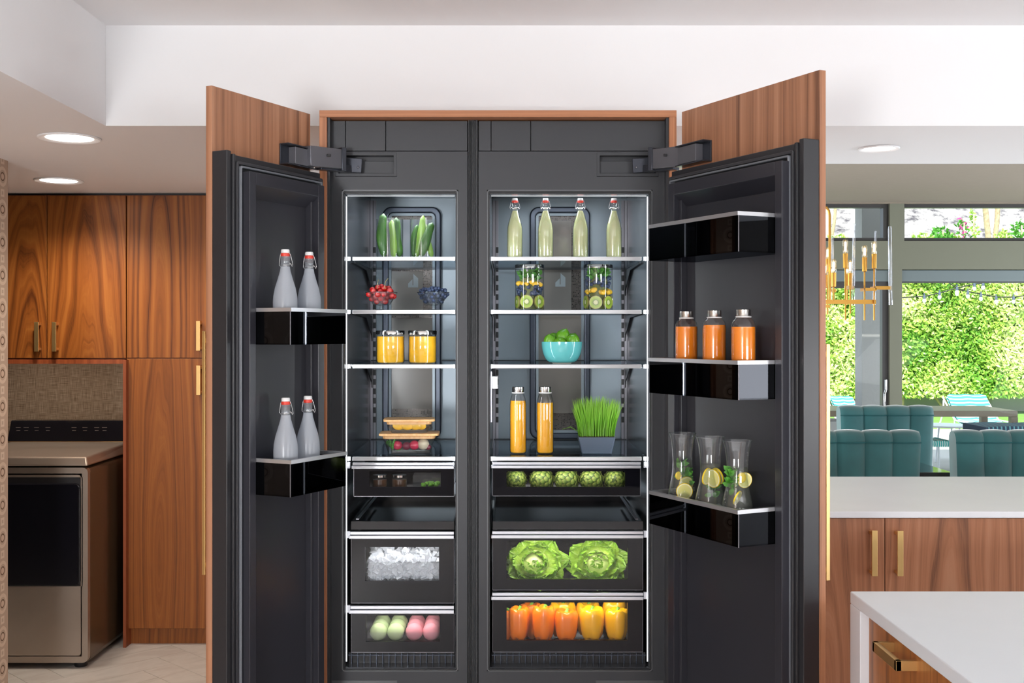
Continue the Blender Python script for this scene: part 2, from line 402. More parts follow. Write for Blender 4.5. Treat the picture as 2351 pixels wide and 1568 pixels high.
def leafmat(name, c0, c1, c2, sc=40, rough=.45):
    m, nt, out = newmat(name); b = N(nt, 'BsdfPrincipled', i_Roughness=rough)
    uv = N(nt, 'UVMap'); sp = N(nt, 'SeparateXYZ'); nt.links.new(uv.outputs[0], sp.inputs[0])
    tc = N(nt, 'TexCoord'); nz = N(nt, 'TexNoise', i_Scale=float(sc), i_Detail=3.0); nt.links.new(tc.outputs['Object'], nz.inputs['Vector'])
    v = math_(nt, 'ADD', sp.outputs[0], math_(nt, 'MULTIPLY', math_(nt, 'SUBTRACT', nz.outputs[0], .5), .5))
    c = ramp(nt, v, [(.05, c0), (.5, c1), (.95, c2)]); nt.links.new(c, b.inputs[0])
    tl = N(nt, 'BsdfTranslucent'); nt.links.new(c, tl.inputs[0]); mx = N(nt, 'MixShader', i_0=.3)
    nt.links.new(b.outputs[0], mx.inputs[1]); nt.links.new(tl.outputs[0], mx.inputs[2]); nt.links.new(mx.outputs[0], out.inputs[0]); return m
M['lettuce'] = leafmat('lettuce leaf', (.60, .68, .24), (.36, .54, .05), (.20, .40, .02), 14)
def veined(m, pale):
    nt = m.node_tree; b = [n for n in nt.nodes if n.type == 'BSDF_PRINCIPLED'][0]; uv = [n for n in nt.nodes if n.type == 'UVMAP'][0]
    src = b.inputs[0].links[0].from_socket; sp = N(nt, 'SeparateXYZ'); nt.links.new(uv.outputs[0], sp.inputs[0])
    v = math_(nt, 'ABSOLUTE', math_(nt, 'SUBTRACT', sp.outputs[1], .5))
    mid = math_(nt, 'LESS_THAN', v, .028)
    fr = math_(nt, 'FRACT', math_(nt, 'SUBTRACT', math_(nt, 'MULTIPLY', sp.outputs[0], 6.0), math_(nt, 'MULTIPLY', v, 5.0)))
    side = math_(nt, 'LESS_THAN', fr, .10)
    f = math_(nt, 'MULTIPLY', math_(nt, 'MAXIMUM', mid, side), .55)
    mx = N(nt, 'Mix', data_type='RGBA'); mx.inputs[7].default_value = (*pale, 1); nt.links.new(f, mx.inputs[0]); nt.links.new(src, mx.inputs[6])
    nt.links.new(mx.outputs[2], b.inputs[0]); b.inputs['Coat Weight'].default_value = .25; return m
veined(M['lettuce'], (.58, .70, .28))
for n_l in M['lettuce'].node_tree.nodes:
    if n_l.type == 'MIX_SHADER': n_l.inputs[0].default_value = .14
M['artichoke'] = leafmat('artichoke bract', (.07, .12, .02), (.24, .36, .06), (.46, .48, .12), 60)
M['grassb'] = leafmat('wheatgrass blade', (.16, .40, .02), (.22, .55, .03), (.36, .68, .08), 10)
M['mint'] = leafmat('mint leaf', (.05, .22, .02), (.08, .32, .03), (.14, .45, .06), 50)
M['hedgeleaf'] = leafmat('hedge leaf', (.13, .36, .03), (.42, .62, .09), (.85, .92, .42), 3.5, .35)
M['cucumber'] = prin('cucumber skin', (.045, .15, .018), .35, var=.45, vscale=5, stretch=(6, 6, 1), bump=.3, bscale=90, coat=.3)
M['cucumber2'] = prin('light green stalk', (.26, .46, .07), .35, var=.35, vscale=5, stretch=(8, 8, 1), coat=.3)
M['cherry'] = prin('cherry skin', (.50, .012, .010), .12, coat=1, var=.3, vscale=20)
M['stem'] = prin('fruit stem', (.38, .30, .06), .5)
M['blueberry'] = prin('blueberry skin', (.035, .055, .12), .45, var=.35, vscale=60)
M['lime'] = prin('lime skin', (.13, .36, .015), .3, coat=.4, var=.25, vscale=14, bump=.15, bscale=160)
M['limedark'] = prin('lime tip', (.10, .12, .02), .6)
M['bowl'] = prin('turquoise glaze', (.16, .62, .62), .15, coat=.7)
M['bowlfoot'] = prin('unglazed foot', (.62, .56, .48), .6)
M['bamboo'] = walnut('bamboo lid', ((.62, .34, .13), (.70, .41, .18), (.75, .46, .22)), 60)
M['mango'] = prin('mango piece', (.92, .55, .03), .35, coat=.4, var=.15, vscale=60)
M['radish'] = prin('radish skin', (.68, .03, .09), .25, coat=.5)
M['radish2'] = prin('dark beet skin', (.22, .02, .05), .3, coat=.4)
M['turnip'] = prin('cream turnip', (.72, .62, .45), .35)
M['planter'] = prin('slate planter', (.085, .115, .165), .4)
M['soil'] = prin('soil', (.03, .02, .01), .9)
M['ora'] = prin('orange pepper', (.95, .21, .002), .28, coat=.25)
M['yel'] = prin('yellow pepper', (.95, .47, .002), .28, coat=.25)
M['pstem'] = prin('pepper stem', (.18, .42, .04), .4)
M['pgreen'] = prin('pale green sugar dusted ball', (.50, .62, .30), .6)
M['ppink'] = prin('pink sugar dusted ball', (.74, .28, .31), .6)
M['ice'] = prin('ice', (.66, .70, .74), .25, coat=.3)
M['ice2'] = thinglass('clear ice', (.9, .93, .92), .12, .9, .03, edgecol=(.5, .55, .5), haze=.45)
M['water'] = thinglass('infused water', (.93, .95, .90), .02, .3, edgecol=(.62, .68, .60), haze=.07, hcol=(.6, .64, .52))
M['lemonrind'] = prin('lemon rind', (.92, .66, .02), .35)
def radial(name, stops, rad):
    m, nt, out = newmat(name); b = N(nt, 'BsdfPrincipled', i_Roughness=.3); b.inputs['Coat Weight'].default_value = .4; nt.links.new(b.outputs[0], out.inputs[0])
    uv = N(nt, 'UVMap'); sp = N(nt, 'SeparateXYZ'); nt.links.new(uv.outputs[0], sp.inputs[0])
    nz = N(nt, 'TexNoise', i_Scale=260.0); tc = N(nt, 'TexCoord'); nt.links.new(tc.outputs['Object'], nz.inputs['Vector'])
    v = math_(nt, 'ADD', sp.outputs[0], math_(nt, 'MULTIPLY', math_(nt, 'SUBTRACT', nz.outputs[0], .5), rad))
    nt.links.new(ramp(nt, v, stops), b.inputs[0]); return m
M['kiwi'] = radial('kiwi slice', [(0, (.72, .72, .42)), (.30, (.70, .70, .38)), (.38, (.12, .16, .02)), (.48, (.26, .40, .03)), (.85, (.42, .55, .06)), (.97, (.30, .26, .08))], .22)
M['lemonsl'] = radial('lemon slice', [(0, (.85, .80, .50)), (.12, (.72, .70, .22)), (.80, (.78, .72, .26)), (.84, (.88, .86, .66)), (.92, (.9, .86, .55)), (.95, (.92, .68, .03))], .1)
def stripes(name, a, b_, f, axis=2):
    m, nt, out = newmat(name); b = N(nt, 'BsdfPrincipled', i_Roughness=.8); nt.links.new(b.outputs[0], out.inputs[0])
    uv = N(nt, 'UVMap'); sp = N(nt, 'SeparateXYZ'); nt.links.new(uv.outputs[0], sp.inputs[0])
    v = math_(nt, 'FRACT', math_(nt, 'MULTIPLY', sp.outputs[0], float(f)))
    nt.links.new(ramp(nt, v, [(0, a), (.6, a), (.66, b_), (.94, b_), (1, a)]), b.inputs[0]); return m
M['stripe'] = stripes('teal striped canvas', (.05, .42, .40), (.8, .88, .85), 13)
M['stripe2'] = stripes('navy striped canvas', (.012, .03, .06), (.08, .22, .25), 16)
M['wframe'] = prin('white metal frame', (.75, .78, .82), .4)
def hill():
    m, nt, out = newmat('rocky hillside'); b = N(nt, 'BsdfPrincipled', i_Roughness=.95); nt.links.new(b.outputs[0], out.inputs[0])
    tc = N(nt, 'TexCoord'); mp = N(nt, 'Mapping'); mp.inputs['Scale'].default_value = (1, 1, 1.6); nt.links.new(tc.outputs['Object'], mp.inputs[0])
    n1 = N(nt, 'TexNoise', i_Scale=1.5, i_Detail=9.0, i_Roughness=.72); nt.links.new(mp.outputs[0], n1.inputs['Vector'])
    nt.links.new(ramp(nt, n1.outputs[0], [(.36, (.06, .055, .065)), (.44, (.20, .19, .195)), (.50, (.36, .345, .335)), (.7, (.42, .40, .38))]), b.inputs[0]); return m
M['hill'] = hill()
M['lawn'] = prin('lawn', (.16, .36, .06), .9, var=.25, vscale=2)
M['patio'] = prin('pale patio paving', (.52, .50, .47), .7, var=.04, vscale=2)
M['gwall'] = prin('sage garden wall', (.62, .64, .52), .9)
M['trunk'] = prin('pale bark', (.45, .34, .22), .9, var=.3, vscale=12, bump=.5, bscale=14)
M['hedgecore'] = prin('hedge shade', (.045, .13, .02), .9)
M['bulbglow'] = emit('filament bulb glow', (1, .74, .36), 9)
M['bulbglass'] = thinglass('bulb glass', (1, .94, .84), .06, .7)
M['acrylic'] = thinglass('clear acrylic rod', (.85, .88, .93), .15, .9, edgecol=(.45, .5, .6))
M['pinkfl'] = prin('pink blossom', (.65, .10, .35), .6)

# ================================================================ THE ROOM
ZL = 2.329; ZT = 2.68; ZD = 2.956; YS = 3.911
b = MB(); b.box(-6, 8, -3.2, 12.0, -.06, -.004); struct(build('floor', b, M['palefloor']))
floor_o = bpy.data.objects['floor']
# herringbone tiles laid at 45 degrees in the part of the laundry floor that is seen
W_ = .155; n_ = 4; r2 = math.sqrt(2)
tile_me = {}
def tile_mesh(kind):
    sx, sy = (n_ * W_, W_) if kind == 'h' else (W_, n_ * W_)
    mb = MB(); g = .0012
    mb.box(-sx / 2 + g, sx / 2 - g, -sy / 2 + g, sy / 2 - g, -.0035, 0)
    me = bpy.data.meshes.new('tile'); me.from_pydata(mb.v, [], mb.f); me.materials.append(M['tile']); me.update(); return me
tile_me = {k: tile_mesh(k) for k in 'hv'}
FW = WM[floor_o.name]
p0 = 2.072; q0 = 5.0
for i in range(-22, 22):
    for j in range(-22, 22):
        for k in 'hv':
            if k == 'h' and (i - j) % (2 * n_) != 0: continue
            if k == 'v' and (i - j) % (2 * n_) != 2 * n_ - 1: continue
            cx = i + (n_ / 2 if k == 'h' else .5); cy = j + (.5 if k == 'h' else n_ / 2)
            pp = p0 + cx * W_; qq = q0 + cy * W_
            x = (pp - qq) / r2; y = (pp + qq) / r2
            if not (-2.75 < x < -1.0 and 4.75 < y < 6.1): continue
            o = bpy.data.objects.new('tile', tile_me[k]); COL.objects.link(o); o.parent = floor_o
            o.matrix_basis = FW.inverted() @ (Matrix.Translation((x, y, 0)) @ Matrix.Rotation(PI / 4, 4, 'Z'))
# low ceiling (soffit) round the raised tray
b = MB(); XT = -1.4077
b.box(-6, XT, -3.2, 6.9, ZL, 3.1); b.box(XT, 8, YS, 4.78, ZL, 3.1); b.box(XT, -.7, 4.78, 6.9, ZL, 3.1)
struct(build('ceiling', b, M['ceil']))
b = MB(); b.box(XT, 8, -3.2, YS, ZT, 3.1); struct(build('ceiling', b, M['ceil']))
b = MB(); b.box(-.7, 8, 4.78, 11.9, ZD, 3.1); struct(build('ceiling', b, M['taupe']))
b = MB(); b.box(-2.3, -2.103, -3.2, 4.70, 0, ZL); struct(build('wall_left', b, M['paper']))
b = MB(); b.box(-6, 8, -3.2, -3.0, 0, 3.1); struct(build('wall_rear', b, M['rear']))
b = MB(); b.box(7.8, 8, -3.2, 11.9, 0, 3.1); struct(build('wall_right', b, M['rear']))
b = MB(); b.box(-6, -.75, 6.75, 6.9, 0, ZL); struct(build('wall_laundry', b, M['white']))
b = MB(); b.box(-6, -5.8, -3, 6.9, 0, ZL); struct(build('wall_far_left', b, M['white']))
b = MB(); b.box(-.80, -.7, 4.5, 11.9, 0, ZD); struct(build('wall_middle', b, M['white']))
b = MB(); b.box(-.7, .62, 4.5, 4.7, 0, ZL); struct(build('wall_behind_fridge', b, M['white']))

# window wall at the far side of the dining room
YW = 11.5
def wx(px): return X(px, YW)
def wz(py): return Z(py, YW)
b = MB(); b.box(-.7, 8, YW, YW + .25, wz(618.5), wz(553)); struct(build('wall_back', b, M['beam']))
b = MB(); b.box(wx(2043), wx(2071), YW - .002, YW + .25, 0, wz(618)); b.box(wx(2043), wx(2076), YW - .002, YW + .25, wz(553), ZD)
struct(build('wall_pier', b, M['beam']))
b = MB(); b.box(-.7, 8, YW + .02, YW + .2, wz(646), wz(620)); struct(build('trim_1', b, M['beam2'], bevel=.004))
b = MB(); b.box(-.7, 8, YW - .02, YW + .28, wz(467.5), ZD + .02); struct(build('trim_2', b, M['taupe']))
def windowf(name, x0, x1, z0, z1, t, mat=M['darkfr'], mull=()):
    o = struct(build(name, MB().ring(x0, x1, z0, z1, t, YW + .04, YW + .12, .001), mat))
    p = build('pane', MB().box(x0 + t, x1 - t, YW + .075, YW + .081, z0 + t, z1 - t), M['wpane'], o)
    for mx_ in mull: build('mullion', MB().box(mx_ - t / 2, mx_ + t / 2, YW + .03, YW + .13, z0 + t, z1 - t), mat, o)
    return o
windowf('window_1', wx(2072), 8, wz(553), wz(468), .035)
windowf('window_2', 1.6, wx(2043), wz(553), wz(468), .035, mull=(wx(2034),))
windowf('window_3', wx(2070.5), 8, .02, wz(646), .012)
d = windowf('door_1', 2.4, wx(2043.5), .02, wz(646), .066)
b = MB(); b.tube([P(2034, 872, YW - .0), P(2034, 895, YW - .0), P(2031, 905, YW - .05), P(2030, 925, YW - .05), P(2032, 945, YW - .01)], .012)
build('door_handle', b, M['wire'], d)
# recessed downlights
def downlight(x, y, r, name, label, power):
    t = thing(name, label, 'light', (x, y, ZL), group=None)
    prof = [(r, .0), (r, -.004), (r * .96, -.007), (r * .78, -.003), (r * .75, .0)]
    build('trim_ring', MB().lathe([(r * s, ZL + z) for s, z in ((1, -.001), (1, -.004), (.96, -.007), (.80, -.004), (.76, -.0015), (.76, -.001))], (x, y, 0), 40), M['ceil'], t)
    build('lens', MB().lathe([(r * .75, ZL - .0025), (r * .75, ZL - .001)], (x, y, 0), 32), M['downlight'], t)
    l = bpy.data.lights.new('downlight_lamp', 'SPOT'); l.energy = power; l.color = (1, .86, .72); l.spot_size = math.radians(150); l.spot_blend = .8; l.shadow_soft_size = r * .6
    o = bpy.data.objects.new('downlight_lamp', l); COL.objects.link(o); o.location = (x, y, ZL - .03)
downlight(-1.626, 4.145, .112, 'ceiling_downlight', 'round recessed ceiling light, the nearer and larger of the two at left', 26)
downlight(-2.127, 5.292, .111, 'ceiling_downlight', 'round recessed ceiling light above the washing machine, nearer the cabinets', 42)
downlight(1.448, 4.377, .078, 'ceiling_downlight', 'small round recessed ceiling light right of the open fridge door', 8)
downlight(-1.3, 5.2, .10, 'ceiling_downlight', 'round recessed ceiling light hidden behind the left fridge door', 14)

# ================================================================ LAUNDRY
YC = 5.76
def handle_v(px, y0, y1, Yd, parent, wpx=10, name='handle', stand=.03):
    x = X(px, Yd - stand); wv = wpx * (Yd - stand) / F
    z1 = Z(y0, Yd - stand); z0 = Z(y1, Yd - stand)
    b = MB(); b.box(x - wv / 2, x + wv / 2, Yd - stand - .008, Yd - stand, z0, z1)
    for zz in (z0 + .012, z1 - .012): b.box(x - wv / 2, x + wv / 2, Yd - stand, Yd + .002, zz - .006, zz + .006)
    return build(name, b, M['brass'], parent, bevel=.001)
t = thing('wall_cabinet', 'walnut wall cabinet with two doors and brass pulls above the washing machine', 'cabinet', (X(60, 5.9), 5.9, Z(828, YC)))
b = MB(); b.box(-3.2, X(290, YC), YC + .022, 6.7, Z(824, YC), ZL - .01); build('body', b, M['lred'], t)
zt, zb = Z(449, YC), Z(822, YC)
d1 = build('door', MB().box(X(-90, YC), X(106.8, YC), YC, YC + .02, zb, zt), M['lwood3'], t, bevel=.0015)
d2 = build('door', MB().box(X(108.6, YC), X(288.8, YC), YC, YC + .02, zb, zt), M['lwood1'], t, bevel=.0015)
handle_v(84.5, 739, 807, YC, d1, 9.5); handle_v(125, 739, 807, YC, d2, 9.5)
b = MB(); b.box(-3.2, X(283, YC - .02), YC + .0, YC + .3, Z(835, YC), Z(825, YC)); build('bottom_rail', b, M['lred'], t)
t = thing('tall_cabinet', 'tall walnut cabinet with stacked doors left of the open fridge door', 'cabinet', (X(400, 6), 6, 0))
b = MB(); b.box(X(292, YC), -1.0, YC + .022, 6.7, .09, ZL - .01); build('body', b, M['lred'], t)
b = MB(); b.box(X(284, YC - .03), X(290.8, YC - .03), YC - .04, 6.7, 0, Z(826, YC - .03)); build('side_panel', b, M['lred'], t)
d1 = build('door', MB().box(X(291.5, YC), X(475, YC), YC, YC + .02, Z(821.5, YC), zt), M['lwood2'], t, bevel=.0015)
d2 = build('door', MB().box(X(291.5, YC), X(475, YC), YC, YC + .02, Z(1443, YC), Z(823.5, YC)), M['lwood2'], t, bevel=.0015)
handle_v(455.5, 737, 805, YC, d1, 9.5); handle_v(456, 839, 907, YC, d2, 9.5)
build('door', MB().box(X(477, YC), X(600, YC), YC, YC + .02, Z(1443, YC), zt), M['lwood1'], t, bevel=.0015)
build('toe_kick', MB().box(X(291.5, 5.8), -1.0, 5.80, 5.82, 0, .095), M['lwood1'], t)
b = MB(); b.box(-3.2, -1.985, 6.45, 6.5, 0, Z(824, YC) + .3); struct(build('wall_niche', b, M['grasscloth']))
b = MB(); b.box(-6, 0, YC + .03, YC + .05, ZL - .012, ZL); struct(build('trim_3', b, M['blk']))

area('niche_fill_light', (-2.45, 5.95, Z(836, YC) - .01), (math.radians(25), 0, 0), .9, .03, 1.5, (1, .84, .68))  # added fill to brighten the grasscloth niche, no fixture is modelled
# washing machine
t = thing('washing_machine', 'bronze-grey front loading washing machine standing in the laundry niche', 'washing machine', (-2.355, 5.73, 0))
x0, x1, yf, yb = -2.70, -2.012, 5.36, 6.08; zt = .965
b = MB(); b.box(x0, x1, yf, yb, .022, zt); build('body', b, M['washside'], t, bevel=.03, bseg=4)
b = MB(); b.ring(x0 + .003, x1 - .001, .03, zt - .002, .034, yf - .006, yf + .03, .025); 
zw1 = Z(1095, yf); zw0 = Z(1346, yf); xr = X(191, yf); xl = 2 * (x0 + x1) / 2 - xr
b.box(x0 + .03, x1 - .03, yf - .006, yf + .01, .06, zw0 + .001); b.box(x0 + .03, x1 - .03, yf - .006, yf + .01, zw1 - .001, zt - .03)
b.box(x0 + .03, xl, yf - .006, yf + .01, zw0, zw1); b.box(xr, x1 - .03, yf - .006, yf + .01, zw0, zw1)
build('front_panel', b, M['washer'], t)
b = MB(); b.prism(rrect(xl + .001, xr - .001, zw0 + .001, zw1 - .001, .03), yf - .004, yf + .01, 0); build('door_recess', b, M['blk'], t)
dr = build('door', MB().prism(rrect(xl + .004, xr - .008, zw0 + .004, zw1 - .03, .025), yf - .016, yf - .004), M['bglass'], t, bevel=.006, bseg=3)
# lid: shallow slab with a raked top
z_l = zt + .006
b = MB(); b.hexa([(x0, yf - .012, z_l), (x1, yf - .012, z_l), (x1 - .004, yb, z_l), (x0 + .004, yb, z_l), (x0 + .012, yf + .004, z_l + .042), (x1 - .012, yf + .004, z_l + .042), (x1 - .03, yb, z_l + .055), (x0 + .03, yb, z_l + .055)])
build('lid', b, M['washer'], t, bevel=.008, bseg=3)
yk = 6.0
b = MB(); b.hexa([(x0 + .01, yk, z_l + .05), (x1 - .0, yk, z_l + .05), (x1 - .0, yb + .05, z_l + .05), (x0 + .01, yb + .05, z_l + .05),
                  (x0 + .01, yk + .05, z_l + .165), (x1 - .0, yk + .05, z_l + .165), (x1 - .0, yb + .05, z_l + .165), (x0 + .01, yb + .05, z_l + .165)])
cp = build('control_panel', b, M['bglass'], t, bevel=.004)
b = MB()
for k, px in enumerate((42, 60, 84, 110, 170, 195, 222, 240)):
    for py, ww in ((981.5, 12), (988.5, 9)):
        b = MB()
        p = P(px, py, 6.0); kz = (p.z - (z_l + .05)) / .115; yy = yk + .05 * kz - .0015
        p = P(px, py, yy); b.box(p.x - ww * .0011, p.x + ww * .0011, yy - .001, yy + .002, p.z - .0012, p.z + .0012); build('button_mark', b, M['mark'], cp)
b = MB()
for zz in (z_l + .052,): b.box(x0 + .012, x1 - .012, yk - .003, yk, zz, zz + .004)
build('chrome_line', b, M['brass'], t)
for (xx, yy) in ((x1 - .055, yf + .05), (x0 + .055, yf + .05), (x1 - .055, yb - .05), (x0 + .055, yb - .05)):
    build('foot', MB().lathe([(.028, 0), (.03, .003), (.03, .024), (.024, .03)], (xx, yy, 0), 20), M['blk'], t)

# ================================================================ FRIDGE SURROUND + COLUMNS
YF = 3.56; YC0 = 3.61
zt_f = Z(253, YF); xl_f = X(733, YF); xr_f = X(1553.5, YF)
t = thing('fridge_surround', 'walnut frame enclosing the pair of built-in fridge columns', 'cabinet frame', (0, 4.0, 0))
tk = 15.5 * YF / F
build('top_panel', MB().box(xl_f, xr_f, YF, 4.36, zt_f - tk, zt_f), M['wood_edge'], t, M=Matrix.Rotation(PI / 2, 4, 'Y'), bevel=.0012)
for sx, a, b_ in ((-1, xl_f, xl_f + tk * 1.1), (1, xr_f - tk * 1.1, xr_f)):
    build('side_panel', MB().box(a, b_, YF + .0005, 4.36, 0, zt_f - tk), M['wood_edge'], t, bevel=.0012)
for sx, a in ((-1, xl_f + tk * 1.1), (1, xr_f - tk * 1.1 - .008)):
    build('filler_strip', MB().box(a, a + .008, YF + .012, 4.3, .0, zt_f - tk), M['face'], t)

YI = 3.66      # plane of shelf trims and drawer fronts
YB = 4.30      # back wall of the cavities
def column(name, label, side):
    L = side < 0
    gx = X(1083.5, YC0)
    fx0, fx1 = (X(759, YC0), gx) if L else (gx + .0005, X(1528, YC0))
    ox0, ox1 = (785, 1052) if L else (1118, 1498)
    ix0, ix1 = (X(796, YI), X(1047, YI)) if L else (X(1125, YI), X(1486, YI))
    iz1 = Z(449, YI); iz0 = Z(1524, YI)
    t = thing(name, label, 'refrigerator', ((fx0 + fx1) / 2, 4.0, 0))
    zf1 = Z(276, YC0); zg = Z(347, YC0)
    Ox0, Ox1 = X(ox0, YC0), X(ox1, YC0); Oz1, Oz0 = Z(436, YC0), Z(1541, YC0)
    # hinge pocket
    hx0, hx1 = (X(770, YC0), X(911, YC0)) if L else (X(1370, YC0), X(1512, YC0))
    hz1, hz0 = Z(350, YC0), Z(405, YC0)
    # body: face plate assembled round the opening and the pocket, plus carcass
    def pl(b, a0, a1, c0, c1): b.box(a0, a1, YC0, YC0 + .03, c0, c1)
    b = MB(); fw0, fw1 = fx0, fx1
    e = .0012
    mull0, mull1 = (X(1075, YC0), fx1) if L else (fx0, X(1097, YC0))
    pa0, pa1 = (fx0, X(1073.5, YC0)) if L else (X(1098.5, YC0), fx1)
    pl(b, pa0, Ox0, .02, hz0 - .001); pl(b, Ox1, pa1, .02, hz0 - .001)
    pl(b, Ox0, Ox1, Oz1, hz0 - .001); pl(b, Ox0, Ox1, .02, Oz0)
    pl(b, pa0, hx0, hz0 - .001, zg - .001) if hx0 > pa0 else None
    pl(b, hx1, pa1, hz0 - .001, zg - .001)
    pl(b, hx0, hx1, hz1, zg - .001)
    # stepped mullion ribs
    s3 = (mull1 - mull0) / 3
    for k in range(3): b.box(mull0 + s3 * k + .0012, mull0 + s3 * (k + 1) - .0012, YC0 - (.002 if k != 1 else -.003), YC0 + .03, .02, zf1)
    # carcass (hollow): sides, top, back, bottom
    b.box(fx0, fx0 + .012, YC0 + .03, 4.34, .02, zf1); b.box(fx1 - .012, fx1, YC0 + .03, 4.34, .02, zf1)
    b.box(fx0, fx1, 4.325, 4.34, .02, zf1)
    b.box(fx0, fx1, YC0 + .02, YC0 + .032, zg, zf1 - .003); b.box(mull0, mull1, YC0 + .012, YC0 + .03, .02, zf1)
    build('body', b, M['face'], t)
    # grille panels above
    cuts = (759.5, 793, 885.5, 1073.5) if L else (1098.5, 1127.5, 1218.5, 1527.5)
    for a, c in zip(cuts[:-1], cuts[1:]):
        build('grille_panel', MB().box(X(a, YC0) + .0009, X(c, YC0) - .0009, YC0, YC0 + .018, zg + .0012, zf1 - .002), M['face'], t, bevel=.0008)
    # hinge pocket recess
    b = MB(); b.ring(hx0, hx1, hz0, hz1, .010, YC0 - .001, YC0 + .03, .002, 0); b.box(hx0, hx1, YC0 + .035, YC0 + .04, hz0, hz1, 1)
    b.box(hx0 + .01, hx1 - .01, YC0 + .018, YC0 + .034, hz0 + .01, hz0 + .052, 0)
    build('hinge_pocket', b, [M['face'], M['face']], t, bevel=.001)
    # opening lip
    b = MB(); b.ring(Ox0, Ox1, Oz0, Oz1, .004, YC0 - .004, YC0 + .02, .010)
    build('opening_lip', b, M['face2'], t)
    b = MB(); b.ring(Ox0 + .0038, Ox1 - .0038, Oz0 + .0038, Oz1 - .0038, .0032, YC0 + .002, YI - .012, .008); b.box(Ox0 + .005, Ox1 - .005, YC0 + .008, YC0 + .019, iz1 + .0006, Oz1 - .005); build('opening_frame', b, M['blk'], t)
    # cavity shell
    czt = 1.974 + .15 if False else Z(456, YB)
    b = MB()
    b.box(ix0 - .012, ix0, YC0 + .02, YB, iz0 - .02, czt + .02); b.box(ix1, ix1 + .012, YC0 + .02, YB, iz0 - .02, czt + .02)
    b.box(ix0, ix1, YI + .02, YB, czt, czt + .015); b.box(ix0 - .01, ix1 + .01, YC0 + .01, YB, iz0 - .02, iz0)
    b.box(ix0, ix1, YC0 + .02, YI + .03, iz1 + .001, czt + .015)
    build('cavity_shell', b, M['cav'], t)
    bw = build('back_wall', MB().box(ix0, ix1, YB, YB + .01, iz0, czt), M['back'], t)
    # light strips
    b = MB()
    xs = (ix0 + .0012) if L else (ix1 - .0012)
    b.box(xs - .0006, xs + .0006, YI - .010, YI - .004, iz0 + .01, iz1 - .004)
    b.box(ix0 + .004, ix1 - .004, YI - .010, YI - .006, iz1 - .0028, iz1 - .0016)
    build('light_strip', b, M['led'], t)
    area('cavity_lamp', ((ix0 + ix1) / 2, YI + .16, czt - .012), (0, 0, 0), (ix1 - ix0) * .7, .18, 1.7 if L else 2.4, (.90, .95, 1))
    for xx, ang in ((ix0 + .004, -62), (ix1 - .004, 62)):
        area('led_lamp', (xx, YI - .002, 1.53), (PI / 2, 0, math.radians(ang)), .008, .72, .62, (.93, .97, 1))
    # slotted shelf rails standing at the back corners
    for rx, inward in ((ix0, 1), (ix1, -1)):
        b = MB(); a0 = rx + inward * .001; a1 = rx + inward * .022
        b.box(min(a0, a1), max(a0, a1), YB - .022, YB - .002, Z(1050, YB), czt - .01, 0)
        xm = (a0 + a1) / 2
        b.box(xm - .001, xm + .001, YB - .0235, YB - .021, Z(1050, YB), czt - .01, 2)
        zz = Z(575, YB)
        while zz > Z(965, YB):
            b.box(min(xm, a1) - .000, max(xm, a1), YB - .0235, YB - .021, zz - .011, zz + .011, 1); 
            sidex = rx + inward * .0012
            zz -= .036
        o = build('shelf_rail', b, [M['rail'], M['blk'], M['blk']], t)
    # air duct with mirror; its taupe and pale reflections are painted panels
    dx0, dx1 = (X(878, YB - .02), X(1013, YB - .02)) if L else (X(1216, YB - .02), X(1355, YB - .02))
    dz1, dz0 = Z(475, YB - .02), Z(1008, YB - .02)
    duct = build('air_duct', MB().ring(dx0, dx1, dz0, dz1, .024, YB - .03, YB - .001, .035, 0, 8), M['duct'], t, bevel=.006, bseg=3)
    i0, i1 = dx0 + .024, dx1 - .024
    b = MB(); b.ring(i0 - .002, i1 + .002, dz0 + .022, dz1 - .022, .012, YB - .018, YB - .001, .012, 0, 5); build('inner_frame', b, M['back'], duct)
    build('perforated_panel', MB().box(i0, i1, YB - .008, YB - .002, dz0 + .02, dz1 - .02), M['perf'], duct)
    mw = i0 + (i1 - i0) * .74
    if L: spans = [(Z(960 - 22, YB), Z(730, YB)), (Z(722, YB), Z(623, YB)), (Z(618, YB), Z(600, YB)), ]
    else: spans = [(Z(948, YB), Z(724, YB)), (Z(718, YB), Z(620, YB)), (Z(615, YB), Z(507, YB))]
    for k, (a, c) in enumerate(spans):
        build('reflection_panel', MB().box(i0 + .006, mw if k else i1 - .006, YB - .012, YB - .008, a, c), M['mirror'] if not (L and k == 2) else M['mirror2'], duct)
    if L: build('reflection_panel', MB().box(i0 + .01, i1 - .01, YB - .012, YB - .008, Z(597, YB), Z(505, YB)), M['mirror2'], duct)
    # etched emblem: a notched house-like mark
    ex, ey = (937, 660) if L else (1275, 658)
    a = X(ex, YB - .013); c = Z(ey, YB - .013); s = YB / F
    poly = [(0, 0), (0, 9), (10, 19), (10, 5), (12, 5), (12, 31), (23, 21), (23, 0)]
    b = MB(); b.add([(a + q[0] * s, YB - .0135, c + q[1] * s) for q in poly] + [(a + q[0] * s, YB - .012, c + q[1] * s) for q in poly],
          [(0, 1, 2, 3), (0, 3, 4, 7), (4, 5, 6, 7)], 0)
    build('emblem', b, M['logo'], duct, fix=False)
    # glass shelves
    ys = (590, 712, 837, 1049)
